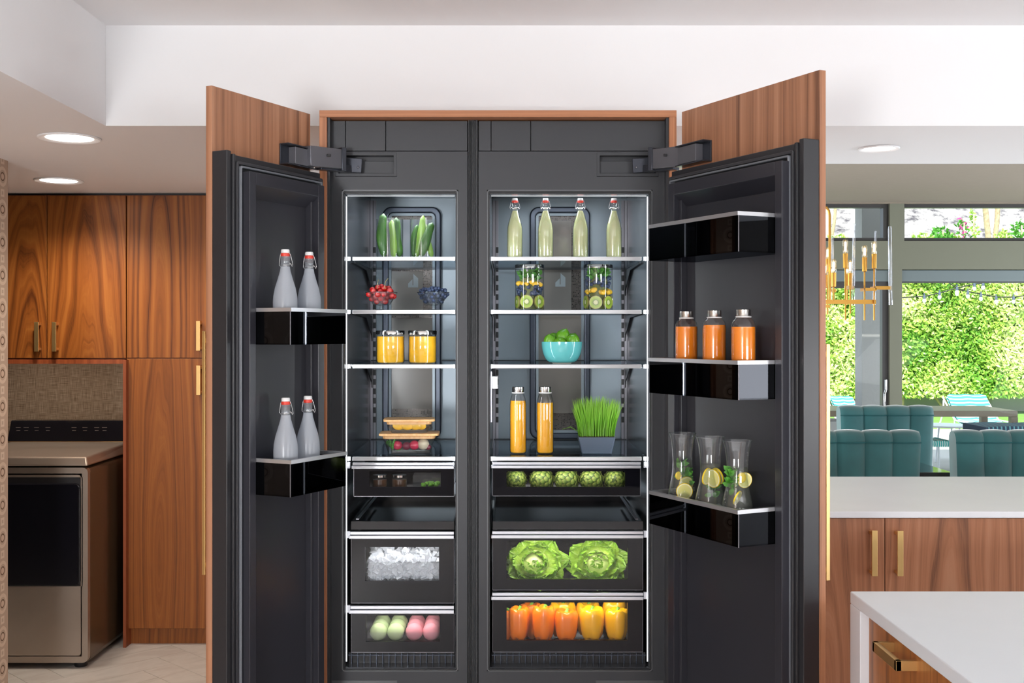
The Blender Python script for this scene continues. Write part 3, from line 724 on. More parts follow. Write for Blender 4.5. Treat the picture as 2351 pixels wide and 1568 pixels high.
    for k, py in enumerate(ys):
        zt = Z(py, YI)
        ga, gb = (ix0 + .019, ix1 - .001) if L else (ix0 + .001, ix1 - .019)
        sh = build('shelf', MB().box(ix0 + .004, ix1 - .004, YI + .006, YB - .025, zt - .006, zt), M['shelf'], t)
        build('shelf_trim', MB().box(ga, gb, YI - .004, YI + .008, zt - .0125, zt + .0005), M['silver'], sh, bevel=.0015)
        ca, cb = (ix0 + .002, ix0 + .013) if L else (ix1 - .013, ix1 - .002)
        build('trim_end', MB().box(ca, cb, YI - .002, YI + .008, zt - .0125, zt + .0005), M['silver'], sh, bevel=.001)
        b = MB(); b.box(ix0 + .004, ix1 - .004, YB - .028, YB - .024, zt - .006, zt + .002); build('shelf_back_bar', b, M['blk'], sh)
        if k < 3:
            b = MB()
            for rx, inw in ((ix0, 1), (ix1, -1)):
                a0, a1 = sorted((rx + inw * .006, rx + inw * .009))
                b.prism([(YB - .024, zt - .008), (YB - .024, zt - .105), (YB - .035, zt - .085), (YB - .20, zt - .018), (YB - .5, zt - .012), (YB - .5, zt - .006)], a0, a1, 0, 'x')
            build('shelf_bracket', b, M['blk'], sh)
    # drawers: (pull top, pull bottom, panel bottom, window box or None)
    if L:
        xs0, xs1 = X(806, YI), X(1043, YI)
        drs = [(1061, 1075, 1140, (848, 1012, 1082, 1118), X(812, YI)), (1219, 1235, 1385, (838, 1008, 1256, 1334), xs0), (1389, 1406, 1498, (840, 1010, 1413, 1473), xs0)]
    else:
        xs0, xs1 = X(1131, YI), X(1476, YI)
        drs = [(1060, 1074, 1139, (1163, 1435, 1082, 1118), xs0), (1218, 1234, 1355, (1163, 1441, 1241, 1330), xs0), (1359, 1375, 1497, (1163, 1441, 1383, 1470), xs0)]
    for k, (p1, p2, p3, wn, dx) in enumerate(drs):
        xe = xs1 - (.008 if (k == 0 and not L) else 0)
        wa, wb = X(wn[0], YI), X(wn[1], YI); wz1, wz0 = Z(wn[2], YI), Z(wn[3], YI); pz1, pz0 = Z(p2, YI), Z(p3, YI)
        b = MB(); y0, y1 = YI, YI + .009
        b.box(dx, wa, y0, y1, pz0, pz1); b.box(wb, xe, y0, y1, pz0, pz1); b.box(wa, wb, y0, y1, pz0, wz0); b.box(wa, wb, y0, y1, wz1, pz1)
        # thin-walled box behind the front
        yb_ = YI + .42; fz = pz0 + .012 if k else pz0 + .02
        b.box(dx + .012, xe - .012, y1, yb_, pz0 + .004, pz0 + .008); b.box(dx + .012, dx + .015, y1, yb_, pz0 + .004, pz1); b.box(xe - .015, xe - .012, y1, yb_, pz0 + .004, pz1)
        b.box(dx + .012, xe - .012, yb_, yb_ + .003, pz0 + .004, pz1)
        dr = build('drawer', b, M['bglass'], t)
        hb = MB(); hz1_, hz0_ = Z(p1, YI), Z(p2, YI); hm = (hz1_ + hz0_) / 2
        hb.box(dx - .002, xe, YI - .012, YI + .006, hm + .001, hz1_ - .0005); hb.box(dx - .005, xe, YI - .018, YI + .006, hz0_, hm - .001)
        build('drawer_pull', hb, M['silver2'], dr, bevel=.0015)
        build('pull_end', MB().box(*((ix0 + .002, ix0 + .012) if L else (ix1 - .012, ix1 - .002)), YI - .004, YI + .006, hz0_, hz1_), M['silver2'], dr, bevel=.001)
        build('window_pane', MB().box(wa, wb, YI + .003, YI + .006, wz0, wz1), M['pane'], dr)
        eb = MB(); eb.box(dx, xe, YI - .0015, YI, pz0, pz0 + .0015); eb.box(dx, dx + .001, YI - .0015, YI, pz0, pz1); eb.box(xe - .001, xe, YI - .0015, YI, pz0, pz1)
        build('edge_trim', eb, M['rail'], dr)
        pw = [[.10, .20, .20], [.32, 1.0, .42]][0 if L else 1][k]
        area('drawer_lamp', ((wa + wb) / 2, YI + .03, pz1 + .004), (math.radians(38), 0, 0), (wb - wa) * .95, .02, pw, (1, .98, .95))
    # pull-out tray
    tz1, tz0 = Z(1197, YI), Z(1216, YI)
    b = MB(); b.box(xs0, xs1, YI, YI + .006, tz0, tz1); b.box(xs0 + .004, xs1 - .004, YI + .006, YB - .03, tz0, tz0 + .004)
    b.box(xs0, xs0 + .004, YI + .006, YB - .03, tz0, tz1); b.box(xs1 - .004, xs1, YI + .006, YB - .03, tz0, tz1); b.box(xs0, xs1, YB - .05, YB - .045, tz0, tz1)
    tr = build('pull_out_tray', b, prin('black tray', (.02, .02, .023), .12, spec=.5), t)
    rx = (xs0 + .012) if L else (xs1 - .012); d_ = .010 if L else -.010
    b = MB(); b.box(min(rx, rx + d_), max(rx, rx + d_), YI + .03, YB - .1, tz1 + .001, tz1 + .004); build('slide_rail', b, M['rail'], tr)
    # air grille at the foot
    b = MB(); gz1, gz0 = Z(1500, YI), Z(1517, YI)
    b.box(ix0 + .005, ix1 - .005, YI + .012, YI + .016, gz0 - .012, gz1, 1)
    n = 17 if L else 25
    for k in range(n):
        xx = ix0 + .015 + (ix1 - ix0 - .03) * k / (n - 1)
        b.box(xx - .0015, xx + .0015, YI + .004, YI + .012, gz0 - .01, gz1 + .004, 0)
    b.box(ix0 + .005, ix1 - .005, YI + .002, YI + .006, gz1 - .008, gz1 - .005, 0)
    o = build('air_grille', b, [M['duct'], M['blk']], t)
    # base sill lines at the very bottom
    a, c = (X(758, YC0), X(912, YC0)) if L else (X(1368, YC0), X(1524, YC0))
    build('toe_panel', MB().box(a, c, YC0 - .002, YC0 + .01, .3, Z(1562, YC0)), M['face2'], t, bevel=.001)
    if not L:
        xx = ix0 + .001
        b = MB(); b.box(xx, xx + .004, YI + .10, YI + .16, Z(975, YI), Z(855, YI), 0); b.box(xx, xx + .022, YI + .17, YI + .21, Z(893, YI + .15), Z(865, YI + .15), 1)
        build('water_filter_cover', b, [M['rail'], M['silver']], t)
    return t
tL = column('freezer_column', 'narrow black built-in fridge column at left with cucumbers and ice', -1)
tR = column('refrigerator_column', 'wide black built-in fridge column at right with bottles and lettuce', 1)

# ================================================================ DOORS (children of the columns)
def door(parent, o, d, width, side, bins, u1, ufar, handle_z):
    dx, dy = d; nx, ny = (dy, -dx) if side < 0 else (-dy, dx)
    if side < 0: R = Matrix(((dx, -nx, 0, 0), (dy, -ny, 0, 0), (0, 0, 1, 0), (0, 0, 0, 1)))
    else: R = Matrix(((dx, nx, 0, 0), (dy, ny, 0, 0), (0, 0, 1, 0), (0, 0, 0, 1)))
    def T(p): return Vector((o[0] + dx * p.x + nx * p.y, o[1] + dy * p.x + ny * p.y, p.z))
    ztop = 1.954 + .15; zb = .10
    # door shell = stepped black slab
    b = MB(T)
    b.box(0.004, width - .012, 0, .020, zb, ztop); b.box(0.0, .018, .0, .052, zb, ztop + .004); b.box(.018, width - .012, .02, .046, zb, ztop - .004)
    b.box(.0195, .030, .02, .058, zb, ztop - .004)
    dr = build('door', b, M['door'], parent, M=R, bevel=.002)
    build('wood_panel', MB(T).box(-.001, width, -.0215, -.0004, zb - .02, 1.6 + .69), M['wood'], dr, M=R, bevel=.0012)
    # gasket: nested lips
    g = MB(T)
    g.ring(.033, width - .016, zb + .02, ztop - .022, .009, .046, .060, .006)
    # ring() works in x/z with y as depth: already local
    build('gasket', g, M['gasket'], dr, M=R, bevel=.002)
    g = MB(T); g.ring(.043, width - .026, zb + .03, ztop - .034, .006, .046, .066, .006); build('gasket_lip', g, M['gasket2'], dr, M=R, bevel=.002)
    # liner: dyke frame + recessed floor
    zl1 = ztop - .050
    l = MB(T)
    a, c = u1 - .027, ufar + .030
    l.box(a, u1, .04, .088, zb + .05, zl1); l.box(ufar, c, .04, .088, zb + .05, zl1)
    l.box(u1, ufar, .04, .088, zl1 - .035, zl1)
    l.hexa([(u1, .04, zl1 - .035), (ufar, .04, zl1 - .035), (ufar, .0465, zl1 - .07), (u1, .0465, zl1 - .07), (u1, .088, zl1 - .035), (ufar, .088, zl1 - .035), (ufar, .05, zl1 - .07), (u1, .05, zl1 - .07)])
    l.box(u1, ufar, .0465, .049, zb + .05, zl1 - .03)
    l.box(ufar - .012, ufar, .049, .070, zb + .05, zl1 - .035)
    build('liner', l, M['liner'], dr, M=R, bevel=.003)
    # handle on the outer face
    h = MB(T); h.box(.028, .044, -.062, -.050, handle_z[0], handle_z[1]); h.box(.030, .042, -.050, -.0215, handle_z[0] + .02, handle_z[0] + .035); h.box(.030, .042, -.050, -.0215, handle_z[1] - .035, handle_z[1] - .02)
    build('handle', h, M['brass'], dr, M=R, bevel=.001)
    # door bins
    nb = .206
    for (zt, zbot, ue) in bins:
        b = MB(T)
        gt = .004
        b.box(u1 + .001, u1 + .001 + gt, .050, nb, zbot, zt - .010, 1); b.box(ue - gt, ue, .05, nb, zbot, zt - .010, 1)
        b.box(u1 + .001, ue, nb - gt, nb, zbot, zt - .010, 1); b.box(u1 + .001, ue, .05, nb, zbot, zbot + .004, 1)
        b.box(u1 + .001, u1 + .011, .050, nb + .002, zt - .0105, zt, 0); b.box(ue - .008, ue + .002, .05, nb + .002, zt - .0105, zt, 0)
        b.box(u1 + .0005, ue + .002, nb - .008, nb + .003, zt - .0105, zt, 0)
        b.box(u1 - .0002, u1 + .0016, nb - .001, nb + .0008, zbot, zt - .010, 2)
        build('door_bin', b, [M['binrim'], M['smoke'], M['rail']], dr, M=R)
    # hinge on the panel and arm into the pocket
    hz = 2.143 + (.002 if side < 0 else .006)
    b = MB(T); uh0, uh1 = width - .155, width - .012
    b.box(uh0, uh1, 0, .004, hz - .034, hz + .030, 0); b.box(uh0, uh1, .004, .034, hz + .026, hz + .030, 0); b.box(uh0, uh1, .004, .034, hz - .034, hz - .030, 0)
    b.box(uh0 + .04, uh1 - .01, .004, .030, hz - .028, hz + .024, 1)
    build('hinge_bracket', b, [M['darksteel'], M['midsteel']], dr, M=R, bevel=.001)
    return T, R
uL = Vector((.4457, .8958)).normalized(); uR = Vector((-.4428, .8967)).normalized()
TL, RL = door(tL, (-.8214, 3.10), uL, .451, -1, [(1.524 + .15, 1.422 + .15, .345), (1.1035 + .15, 1.0017 + .15, .345)], .080, .372, (Z(1320, 3.15), Z(760, 3.15)))
TR, RR = door(tR, (.8092, 2.9166), uR, .617, 1, [(1.7689 + .15, 1.6645 + .15, .485), (1.3826 + .15, 1.2804 + .15, .485), (.9963 + .15, .8998 + .15, .485)], .070, .532, (Z(1340, 2.93), Z(790, 2.93)))
for (tt, s, T_, wd) in ((tL, -1, TL, .451), (tR, 1, TR, .617)):
    b = MB(); px = (lambda v: v) if s < 0 else (lambda v: 2283 - v)
    A = P(px(706), 358, 3.44); B = P(px(779), 366, 3.55)
    b.obox(A, B, .028, .062, 1)
    b.obox(B + Vector((-s * .0, 0, 0)), B + Vector((-s * .012, .01, 0)), .036, .074, 0)
    b.obox(P(px(730), 382, 3.50), P(px(800), 388, 3.60), .03, .022, 0)
    b.obox(P(px(783), 378, 3.600), P(px(831), 381, 3.600), .012, .046, 2)
    q = P(px(757), 358, 3.5); b.obox(q + Vector((-.006, -.0145, 0)), q + Vector((.006, -.0125, 0)), .004, .008, 3)
    q = P(px(822), 384, 3.592); b.sphere(q, .004, 8, 6, m=1)
    build('hinge_arm', b, [M['darksteel'], M['midsteel'], M['darksteel'], M['blk']], tt, bevel=.0015)

# ================================================================ THINGS IN THE FRIDGE
def shelfZ(py): return Z(py, YI) + .0002
S1, S2, S3, S4 = shelfZ(590), shelfZ(712), shelfZ(837), shelfZ(1049)
T0 = (0, 0, 0)
# ---- swing-top bottles
def swing_bottle(kind, label, group, loc, rz=0, H=.265, Rb=.0352):
    t = thing('swing_top_bottle', label, 'bottle', loc, None, group)
    x, y, z = loc; c = (x, y, z); s = H / .265; q = Rb / .0352
    body = [(.001, .004), (.028 * q, .0), (.0335 * q, .003), (.0352 * q, .010), (.0352 * q, .118 * s), (.034 * q, .135 * s), (.0295 * q, .158 * s), (.022 * q, .182 * s), (.0155 * q, .205 * s), (.0132 * q, .218 * s)]
    neck = [(.0132 * q, .218 * s), (.0125 * q, .226 * s), (.0132 * q, .240 * s), (.0145 * q, .243 * s), (.0145 * q, .248 * s), (.011 * q, .2495 * s)]
    if kind == 'frost':
        build('glass_body', MB().lathe(body, c, 32, caps=False), M['frost'], t); build('neck', MB().lathe(neck, c, 24, caps=False), M['frostneck'], t)
    else:
        build('glass_body', MB().lathe(body, c, 32, sq=.18, caps=False), M['glass'], t); build('neck', MB().lathe(neck, c, 24, caps=False), M['glass'], t)
        liq = [(.001, .005)] + [(max(r - .0014, .001), zz + (.002 if i < 2 else 0)) for i, (r, zz) in enumerate(body[1:9])] + [(.0105 * q, .212 * s)]
        build('lemonade', MB().lathe(liq, c, 32, sq=.18), M['lemon'], t)
    build('rubber_ring', MB().lathe([(.008 * q, .247 * s), (.0125 * q, .248 * s), (.0135 * q, .2525 * s), (.0125 * q, .257 * s), (.008 * q, .2575 * s)], c, 20), M['red'], t)
    build('stopper', MB().lathe([(.009 * q, .2565 * s), (.0122 * q, .258 * s), (.0126 * q, .264 * s), (.011 * q, .268 * s), (.004, .2685 * s)], c, 20), M['wht'], t)
    # wire bail, turned about the bottle axis
    ca, sa = math.cos(rz), math.sin(rz)
    def w(a, b_, h): return (x + a * ca - b_ * sa, y + a * sa + b_ * ca, z + h * s)
    b = MB(); g = .0009
    b.tube([w(.0135 * q * math.cos(k * PI / 8), .0135 * q * math.sin(k * PI / 8), .2225 + (.002 if k % 16 > 7 else 0)) for k in range(16)], g, 6, closed=True)
    for sx in (-1, 1):
        b.tube([w(sx * .011 * q, 0, .2585), w(sx * .014 * q, 0, .2583), w(sx * .0175 * q, -.001, .250), w(sx * .0215 * q, -.003, .232), w(sx * .0225 * q, -.004, .223), w(sx * .019 * q, -.006, .219), w(sx * .0165 * q, -.004, .226), w(sx * .0135 * q, -.001, .228)], g, 6)
    build('wire_bail', b, M['wire'], t)
    return t
bz1 = 1.422 + .15 + .0042; bz2 = 1.0017 + .15 + .0042
dn = .135
for (u, zb_, lab) in ((.150, bz1, 'frosted swing-top bottle on the upper left door bin, the one nearer the door edge'), (.262, bz1, 'frosted swing-top bottle on the upper left door bin, the one nearer the hinge'),
                      (.152, bz2, 'frosted swing-top bottle on the lower left door bin, the one nearer the door edge'), (.256, bz2, 'frosted swing-top bottle on the lower left door bin, the one nearer the hinge')):
    p = TL(Vector((u, dn, 0)))
    swing_bottle('frost', lab, 'frosted bottles on the left door', (p.x, p.y, zb_), math.radians(160), H=.262 if zb_ == bz1 else .262, Rb=.0345)
for px, lab in ((1182, 'swing-top bottle of lemonade, first from the left on the top shelf'), (1252.5, 'swing-top bottle of lemonade, second from the left on the top shelf'), (1332.5, 'swing-top bottle of lemonade, third from the left on the top shelf'), (1409.5, 'swing-top bottle of lemonade, at the right end of the top shelf')):
    Yb = 3.74
    swing_bottle('lemon', lab, 'lemonade bottles on the top shelf', (X(px, Yb), Yb, S1), 0, H=(Z(455, Yb) - S1) / 1.013, Rb=.0262)

# ---- cylindrical juice bottles with steel caps
def juice_bottle(label, group, loc, H, Rb, liquid, fill, name='juice_bottle', s0=.80, cr=.70):
    t = thing(name, label, 'bottle', loc, None, group); c = loc
    sh = H - .018
    prof = [(.001, .003), (Rb * .85, 0), (Rb * .97, .003), (Rb, .008), (Rb, sh * s0), (Rb * .97, sh * (s0 + .05)), (Rb * .88, sh * (s0 + .10)), (Rb * cr, sh * .985), (Rb * (cr - .06), sh)]
    build('glass_body', MB().lathe(prof, c, 32, caps=False), M['glass'], t)
    fz = H * fill
    lp = [(.001, .005), (Rb * .85, .004), (Rb - .0018, .009)] + [(r - .0018, zz) for r, zz in prof[4:] if zz < fz - .003]
    # radius at fill height
    rr = Rb - .0018
    for (r0, z0), (r1, z1) in zip(prof[:-1], prof[1:]):
        if z0 <= fz <= z1: rr = r0 + (r1 - r0) * (fz - z0) / (z1 - z0) - .0018
    lp.append((rr, fz)); build('juice', MB().lathe(lp, c, 32), liquid, t)
    build('cap_rim', MB().lathe([(Rb * cr, sh - .0035), (Rb * (cr + .06), sh - .003), (Rb * (cr + .06), sh - .0005), (Rb * cr, sh)], c, 28), M['wht'], t)
    build('cap', MB().lathe([(Rb * (cr - .02), sh), (Rb * cr, sh + .001), (Rb * cr, H - .0008), (Rb * (cr - .03), H), (.001, H)], c, 40), M['capsteel'], t, bevel=0)
    return t
YJ = 3.77
juice_bottle('tall glass bottle of orange juice at left on the fourth shelf', 'tall orange juice bottles', (X(1189.5, YJ), YJ, S4), Z(888, YJ) - S4, .0282, M['ojuice'], .795)
juice_bottle('tall glass bottle of orange juice beside the wheatgrass', 'tall orange juice bottles', (X(1251.5, YJ), YJ, S4), Z(888, YJ) - S4, .0290, M['ojuice'], .765)
bzm = 1.2804 + .15 + .0042
for u, lab, fl in ((.1347, 'steel-capped bottle of carrot juice on the right door, nearest the door edge', .80), (.262, 'steel-capped bottle of carrot juice on the right door, middle of three', .825), (.394, 'steel-capped bottle of carrot juice on the right door, nearest the hinge', .81)):
    p = TR(Vector((u, .14, 0))); juice_bottle(lab, 'carrot juice bottles on the right door', (p.x, p.y, bzm), .232, .0328, M['cjuice'], fl, s0=.84, cr=.58)

# ---- carafes of infused water
def disc(mb, c, r, th, R, seg=24, m=0):
    vs = []; uv = []; fs = []
    for side in (-1, 1):
        vs.append(Vector(c) + R @ Vector((0, side * th / 2, 0))); uv.append((0, 0))
        for k in range(seg):
            a = 2 * PI * k / seg; vs.append(Vector(c) + R @ Vector((r * math.cos(a), side * th / 2, r * math.sin(a)))); uv.append((1, 0))
    n = seg + 1
    for k in range(seg):
        k2 = (k + 1) % seg
        fs += [(0, 1 + k, 1 + k2), (n, n + 1 + k2, n + 1 + k), (1 + k, n + 1 + k, n + 1 + k2, 1 + k2)]
    return mb.add(vs, fs, m, False, uv)
def rotm(rx, ry, rz): return Matrix.Rotation(rz, 3, 'Z') @ Matrix.Rotation(ry, 3, 'Y') @ Matrix.Rotation(rx, 3, 'X')
def leaf(mb, c, R, L, Wd, curl=.3, ruffle=0, nu=4, nv=4, m=0, seed=0):
    vs = []; uv = []; fs = []
    for i in range(nu + 1):
        u = i / nu; wd = Wd * (math.sin(PI * (u * .86 + .12)) ** .7)
        for j in range(nv + 1):
            v = j / nv * 2 - 1
            ru = ruffle * (u + .1) * abs(v) * math.sin(u * 17 + v * 9 + seed * 3.1) + ruffle * .8 * u * u * math.sin(v * 8 + seed)
            p = Vector((v * wd / 2, -curl * L * (u ** 2) - .25 * Wd * (v * v) * .4 * -1 + ru, u * L + (ruffle * .5 * math.sin(v * 11 + seed * 2) * u)))
            vs.append(Vector(c) + R @ p); uv.append((u, v * .5 + .5))
    for i in range(nu):
        for j in range(nv):
            a = i * (nv + 1) + j; fs.append((a, a + 1, a + nv + 2, a + nv + 1))
    return mb.add(vs, fs, m, True, uv)
def icecube(mb, c, s, m=0):
    R = rotm(random.uniform(0, 3), random.uniform(0, 3), random.uniform(0, 3)); h = s / 2; k = .62
    vs = []
    for sx in (-1, 1):
        for sy in (-1, 1):
            for sz in (-1, 1):
                vs.append(Vector(c) + R @ Vector((sx * h * random.uniform(.75, 1.05), sy * h * random.uniform(.75, 1.05), sz * h * random.uniform(.75, 1.05))))
    mb.add(vs, [(0, 1, 3, 2), (4, 6, 7, 5), (0, 4, 5, 1), (2, 3, 7, 6), (0, 2, 6, 4), (1, 5, 7, 3)], m)
bzl = .8998 + .15 + .0042
CAR = [(.001, .004), (.040, .0), (.0445, .004), (.0455, .012), (.0455, .055), (.043, .080), (.0375, .108), (.0315, .135), (.0285, .160), (.0280, .182), (.0295, .210), (.0330, .240), (.0375, .256), (.039, .262)]
def carafe(u, label, hl, cfg):
    p = TR(Vector((u, .142, 0))); z = bzl; x, y = p.x, p.y
    t = thing('water_carafe', label, 'carafe', (x, y, z), None, 'infused water carafes on the right door')
    build('glass_body', MB().lathe(CAR, (x, y, z), 36, caps=False), M['carafe'], t)
    build('rim', MB().tube([(x + .039 * math.cos(a), y + .039 * math.sin(a), z + .262) for a in [2 * PI * k / 32 for k in range(32)]], .0014, 6, closed=True), M['carafe'], t)
    lv = [q for q in CAR if q[1] < hl]; wp = [(.001, .006)] + [(r - .0015, zz + .001) for r, zz in lv[1:]] + [(lv[-1][0] - .0025, hl), (.001, hl)]
    build('water', MB().lathe(wp, (x, y, z), 32, caps=False), M['water'], t)
    ib = MB()
    for k in range(26):
        a = random.uniform(0, 2 * PI); r = .030 * math.sqrt(random.random()); icecube(ib, (x + r * math.cos(a), y + r * math.sin(a), z + random.uniform(.016, .070)), .017)
    tag(build('ice_cubes', ib, M['ice2'], t), kind='stuff')
    nm = label.split(',')[-1].strip(); cnt = {}
    for (k, a, b_, c_, rz, rx, r) in cfg:
        pos = (x + a, y + b_, z + c_); n_k = cnt.get(k, 0); cnt[k] = n_k + 1
        tot = sum(1 for q in cfg if q[0] == k)
        wh = '' if tot == 1 else {2: (('upper ', 'lower ') if c_ is not None and [q[3] for q in cfg if q[0] == k][0] >= [q[3] for q in cfg if q[0] == k][1] else ('lower ', 'upper ')), 3: ('leftmost ', 'middle ', 'rightmost ')}[tot][n_k]
        if k == 'l':
            o = build('lemon_slice', disc(MB(), pos, r, .004, rotm(rx, 0, rz)), M['lemonsl'])
            tag(o, wh + 'thin lemon slice floating in the ' + nm, 'lemon slice', 'lemon slices in the ' + nm)
        elif k == 'r':
            mb = MB(); R = rotm(rx, 0, rz)
            mb.sphere(pos, r, 14, 8, (1, .35, 1.2), R=R); o = build('lemon_wedge', mb, M['lemonrind'])
            tag(o, wh + 'yellow lemon wedge in the ' + nm, 'lemon wedge', 'lemon wedges in the ' + nm)
        else:
            mb = MB()
            for q in range(18):
                leaf(mb, (x + a + random.uniform(-.010, .010), y + b_ + random.uniform(-.006, .006), z + c_ + random.uniform(-.028, .022)), rotm(random.uniform(-1, 1), random.uniform(-1.5, 1.5), random.uniform(0, 6)), .020, .014, .3, .001, 3, 2)
            o = build('mint_sprig', mb, M['mint'], fix=False)
            tag(o, wh + 'sprig of mint leaves in the ' + nm, 'mint')
carafe(.411, 'glass carafe with a big lemon slice facing out, carafe nearest the hinge', .182, [('l', 0, -.0365, .100, .0, .05, .0235), ('l', .008, -.018, .118, .3, .1, .022), ('r', -.014, -.018, .142, .2, 0, .010), ('m', -.003, -.012, .162, 0, 0, 0), ('m', .014, -.010, .140, 0, 0, 0)])
carafe(.278, 'glass carafe with upright lemon wedges, middle carafe of the three', .186, [('l', -.012, -.016, .155, .9, .2, .024), ('l', .004, -.020, .150, -.9, .1, .026), ('l', .018, -.010, .155, -1.1, .3, .024), ('r', .010, -.018, .160, -.4, 0, .014), ('m', .010, .012, .120, 0, 0, 0)])
carafe(.158, 'glass carafe with mint at left and lemon at right, carafe nearest the door edge', .190, [('m', -.016, -.014, .165, 0, 0, 0), ('m', -.014, -.012, .145, 0, 0, 0), ('r', .008, -.018, .165, .1, 0, .012), ('l', .017, -.012, .158, .3, .1, .021), ('l', -.004, -.020, .112, 1.0, .4, .020), ('r', -.020, -.034, .014, .4, 0, .014)])

# ---- tumblers with cucumbers
def cucumber(x, y, z, x2, y2, z2, r, bend, label, mat='cucumber'):
    n = 14; path = []; rr = []
    for k in range(n + 1):
        u = k / n; path.append((x + (x2 - x) * u + bend * math.sin(PI * u), y + (y2 - y) * u, z + (z2 - z) * u))
        rr.append(r * (min(1, max(0, math.sin(PI * u)) ** .24) * (.92 + .08 * math.sin(u * 9 + x * 50))) + .0008)
    o = build('cucumber' if mat == 'cucumber' else 'celery_stalk', MB().tube(path, rr, 14), M[mat]); return tag(o, label, 'cucumber' if mat == 'cucumber' else 'celery', 'green vegetables in the glass tumblers')
Yg = 3.80
for gx, lab in ((895, 'clear straight glass tumbler holding cucumbers, at left on the top shelf'), (972, 'clear straight glass tumbler holding green stalks, at right on the top left shelf')):
    x = X(gx, Yg); h = Z(503, Yg) - S1; r = .0455
    t = thing('glass_tumbler', lab, 'glass', (x, Yg, S1), None, 'tumblers of cucumbers on the top shelf')
    build('glass_body', MB().lathe([(.001, .005), (r * .92, .0), (r, .004), (r, h), (r - .002, h), (r - .002, .008), (.001, .007)], (x, Yg, S1), 36, caps=False), M['glass'], t)
x = X(895, Yg); zb_ = S1 + .008
def zc(py): return Z(py, Yg)
cucumber(X(884, Yg), Yg - .022, zb_, X(882, Yg), Yg - .015, zc(491), .0175, -.008, 'thick cucumber standing tallest at the left side of the left tumbler')
cucumber(X(921, Yg) - .003, Yg - .012, zb_, X(897, Yg) + .02, Yg - .014, zc(500), .0155, -.004, 'curved cucumber at the right side of the left tumbler')
cucumber(X(902, Yg), Yg + .018, zb_, X(897, Yg), Yg + .018, zc(505), .012, .002, 'pale stalk in the middle of the left tumbler', 'cucumber2')
cucumber(X(908, Yg), Yg - .026, zb_, X(901, Yg), Yg - .022, zc(506), .009, .003, 'thin pale stalk at the front of the left tumbler', 'cucumber2')
cucumber(X(957, Yg), Yg - .010, zb_, X(972, Yg), Yg - .012, zc(495), .0135, .004, 'light green stalk standing tallest in the right tumbler', 'cucumber2')
cucumber(X(968, Yg), Yg - .026, zb_, X(994, Yg), Yg - .022, zc(512), .0165, -.002, 'dark cucumber leaning right in the right tumbler')
cucumber(X(950, Yg), Yg + .014, zb_, X(958, Yg), Yg + .01, zc(515), .012, -.006, 'dark cucumber at the back left of the right tumbler')
cucumber(X(992, Yg), Yg + .006, zb_, X(972, Yg), Yg + .014, zc(510), .011, -.002, 'pale stalk crossing behind in the right tumbler', 'cucumber2')

# ---- footed glass dishes of cherries and blueberries
def dish(px, label, group):
    Yd = 3.78; x = X(px, Yd); z = S2; k = 1.0
    t = thing('footed_dish', label, 'dish', (x, Yd, z), None, group)
    prof = [(.024, 0), (.024, .003), (.008, .006), (.006, .014), (.008, .018), (.030, .021), (.0555, .062), (.0535, .062), (.029, .024), (.001, .0235)]
    build('glass_body', MB().lathe([(r * 1.03, h * 1.0) for r, h in prof], (x, Yd, z), 8, smooth=False, caps=False), M['carafe'], t)
    b = MB()
    b.tube([(x + .0575 * math.cos(2 * PI * (q + .5) / 8), Yd + .0575 * math.sin(2 * PI * (q + .5) / 8), z + .062) for q in range(8)], .0009, 5, closed=True); build('rim', b, M['steel'], t)
    return x, Yd, z
def pile(x, y, z, R0, R1, h0, h1, r, n, peak):
    pts = []; tries = 0
    while len(pts) < n and tries < 40000:
        tries += 1
        h = random.random(); a = random.uniform(0, 2 * PI)
        zz = h0 + (peak - h0) * h; lim = R0 + (R1 - R0) * max(0, (zz - h0 + .006)) / (h1 - h0) if zz < h1 - .004 else R1 * math.sqrt(max(0, 1 - ((zz - h1) / (peak - h1 + 1e-6)) ** 2))
        rad = max(lim - r, 0) * math.sqrt(random.random()); p = Vector((x + rad * math.cos(a), y + rad * math.sin(a), z + zz))
        if all((p - q).length > r * 1.72 for q in pts): pts.append(p)
    return pts
x, y, z = dish(876, 'footed faceted glass dish heaped with red cherries on the second shelf', 'footed dishes of berries')
c0 = None
for i, p in enumerate(pile(x, y, z, .030, .056, .030, .060, .0108, 42, .082)):
    if c0 is None:
        c0 = thing('cherry', 'glossy red cherry in the footed glass dish', 'cherry', p, None, 'cherries in the footed dish')
        build('flesh', MB().sphere(p, .0105, 16, 10, (1, 1, .92)), M['cherry'], c0)
    else: dup(c0, p, rz=random.uniform(0, 6))
b = MB()
for (a, c, e, f) in ((-.012, -.03, .006, .030), (.012, -.034, .014, .034), (.02, -.05, .0, .0)):
    b.tube([(x + a, y + c, z + .072), (x + a + e * .4, y + c, z + .072 + f * .6 + .006), (x + a + e, y + c, z + .074 + f)], .0007, 5)
o = build('cherry_stem', b, M['stem'], c0)
x, y, z = dish(995, 'footed faceted glass dish heaped with blueberries on the second shelf', 'footed dishes of berries')
b0 = None
for i, p in enumerate(pile(x, y, z, .030, .056, .030, .060, .0068, 110, .080)):
    if b0 is None:
        b0 = build('blueberry', MB().sphere(p, .0068, 12, 8, (1, 1, .9)), M['blueberry']); tag(b0, 'dark blueberry in the footed glass dish', 'blueberry', 'blueberries in the footed dish')
    else: dup(b0, p - Vector((0, 0, .0061)), rz=random.uniform(0, 6))

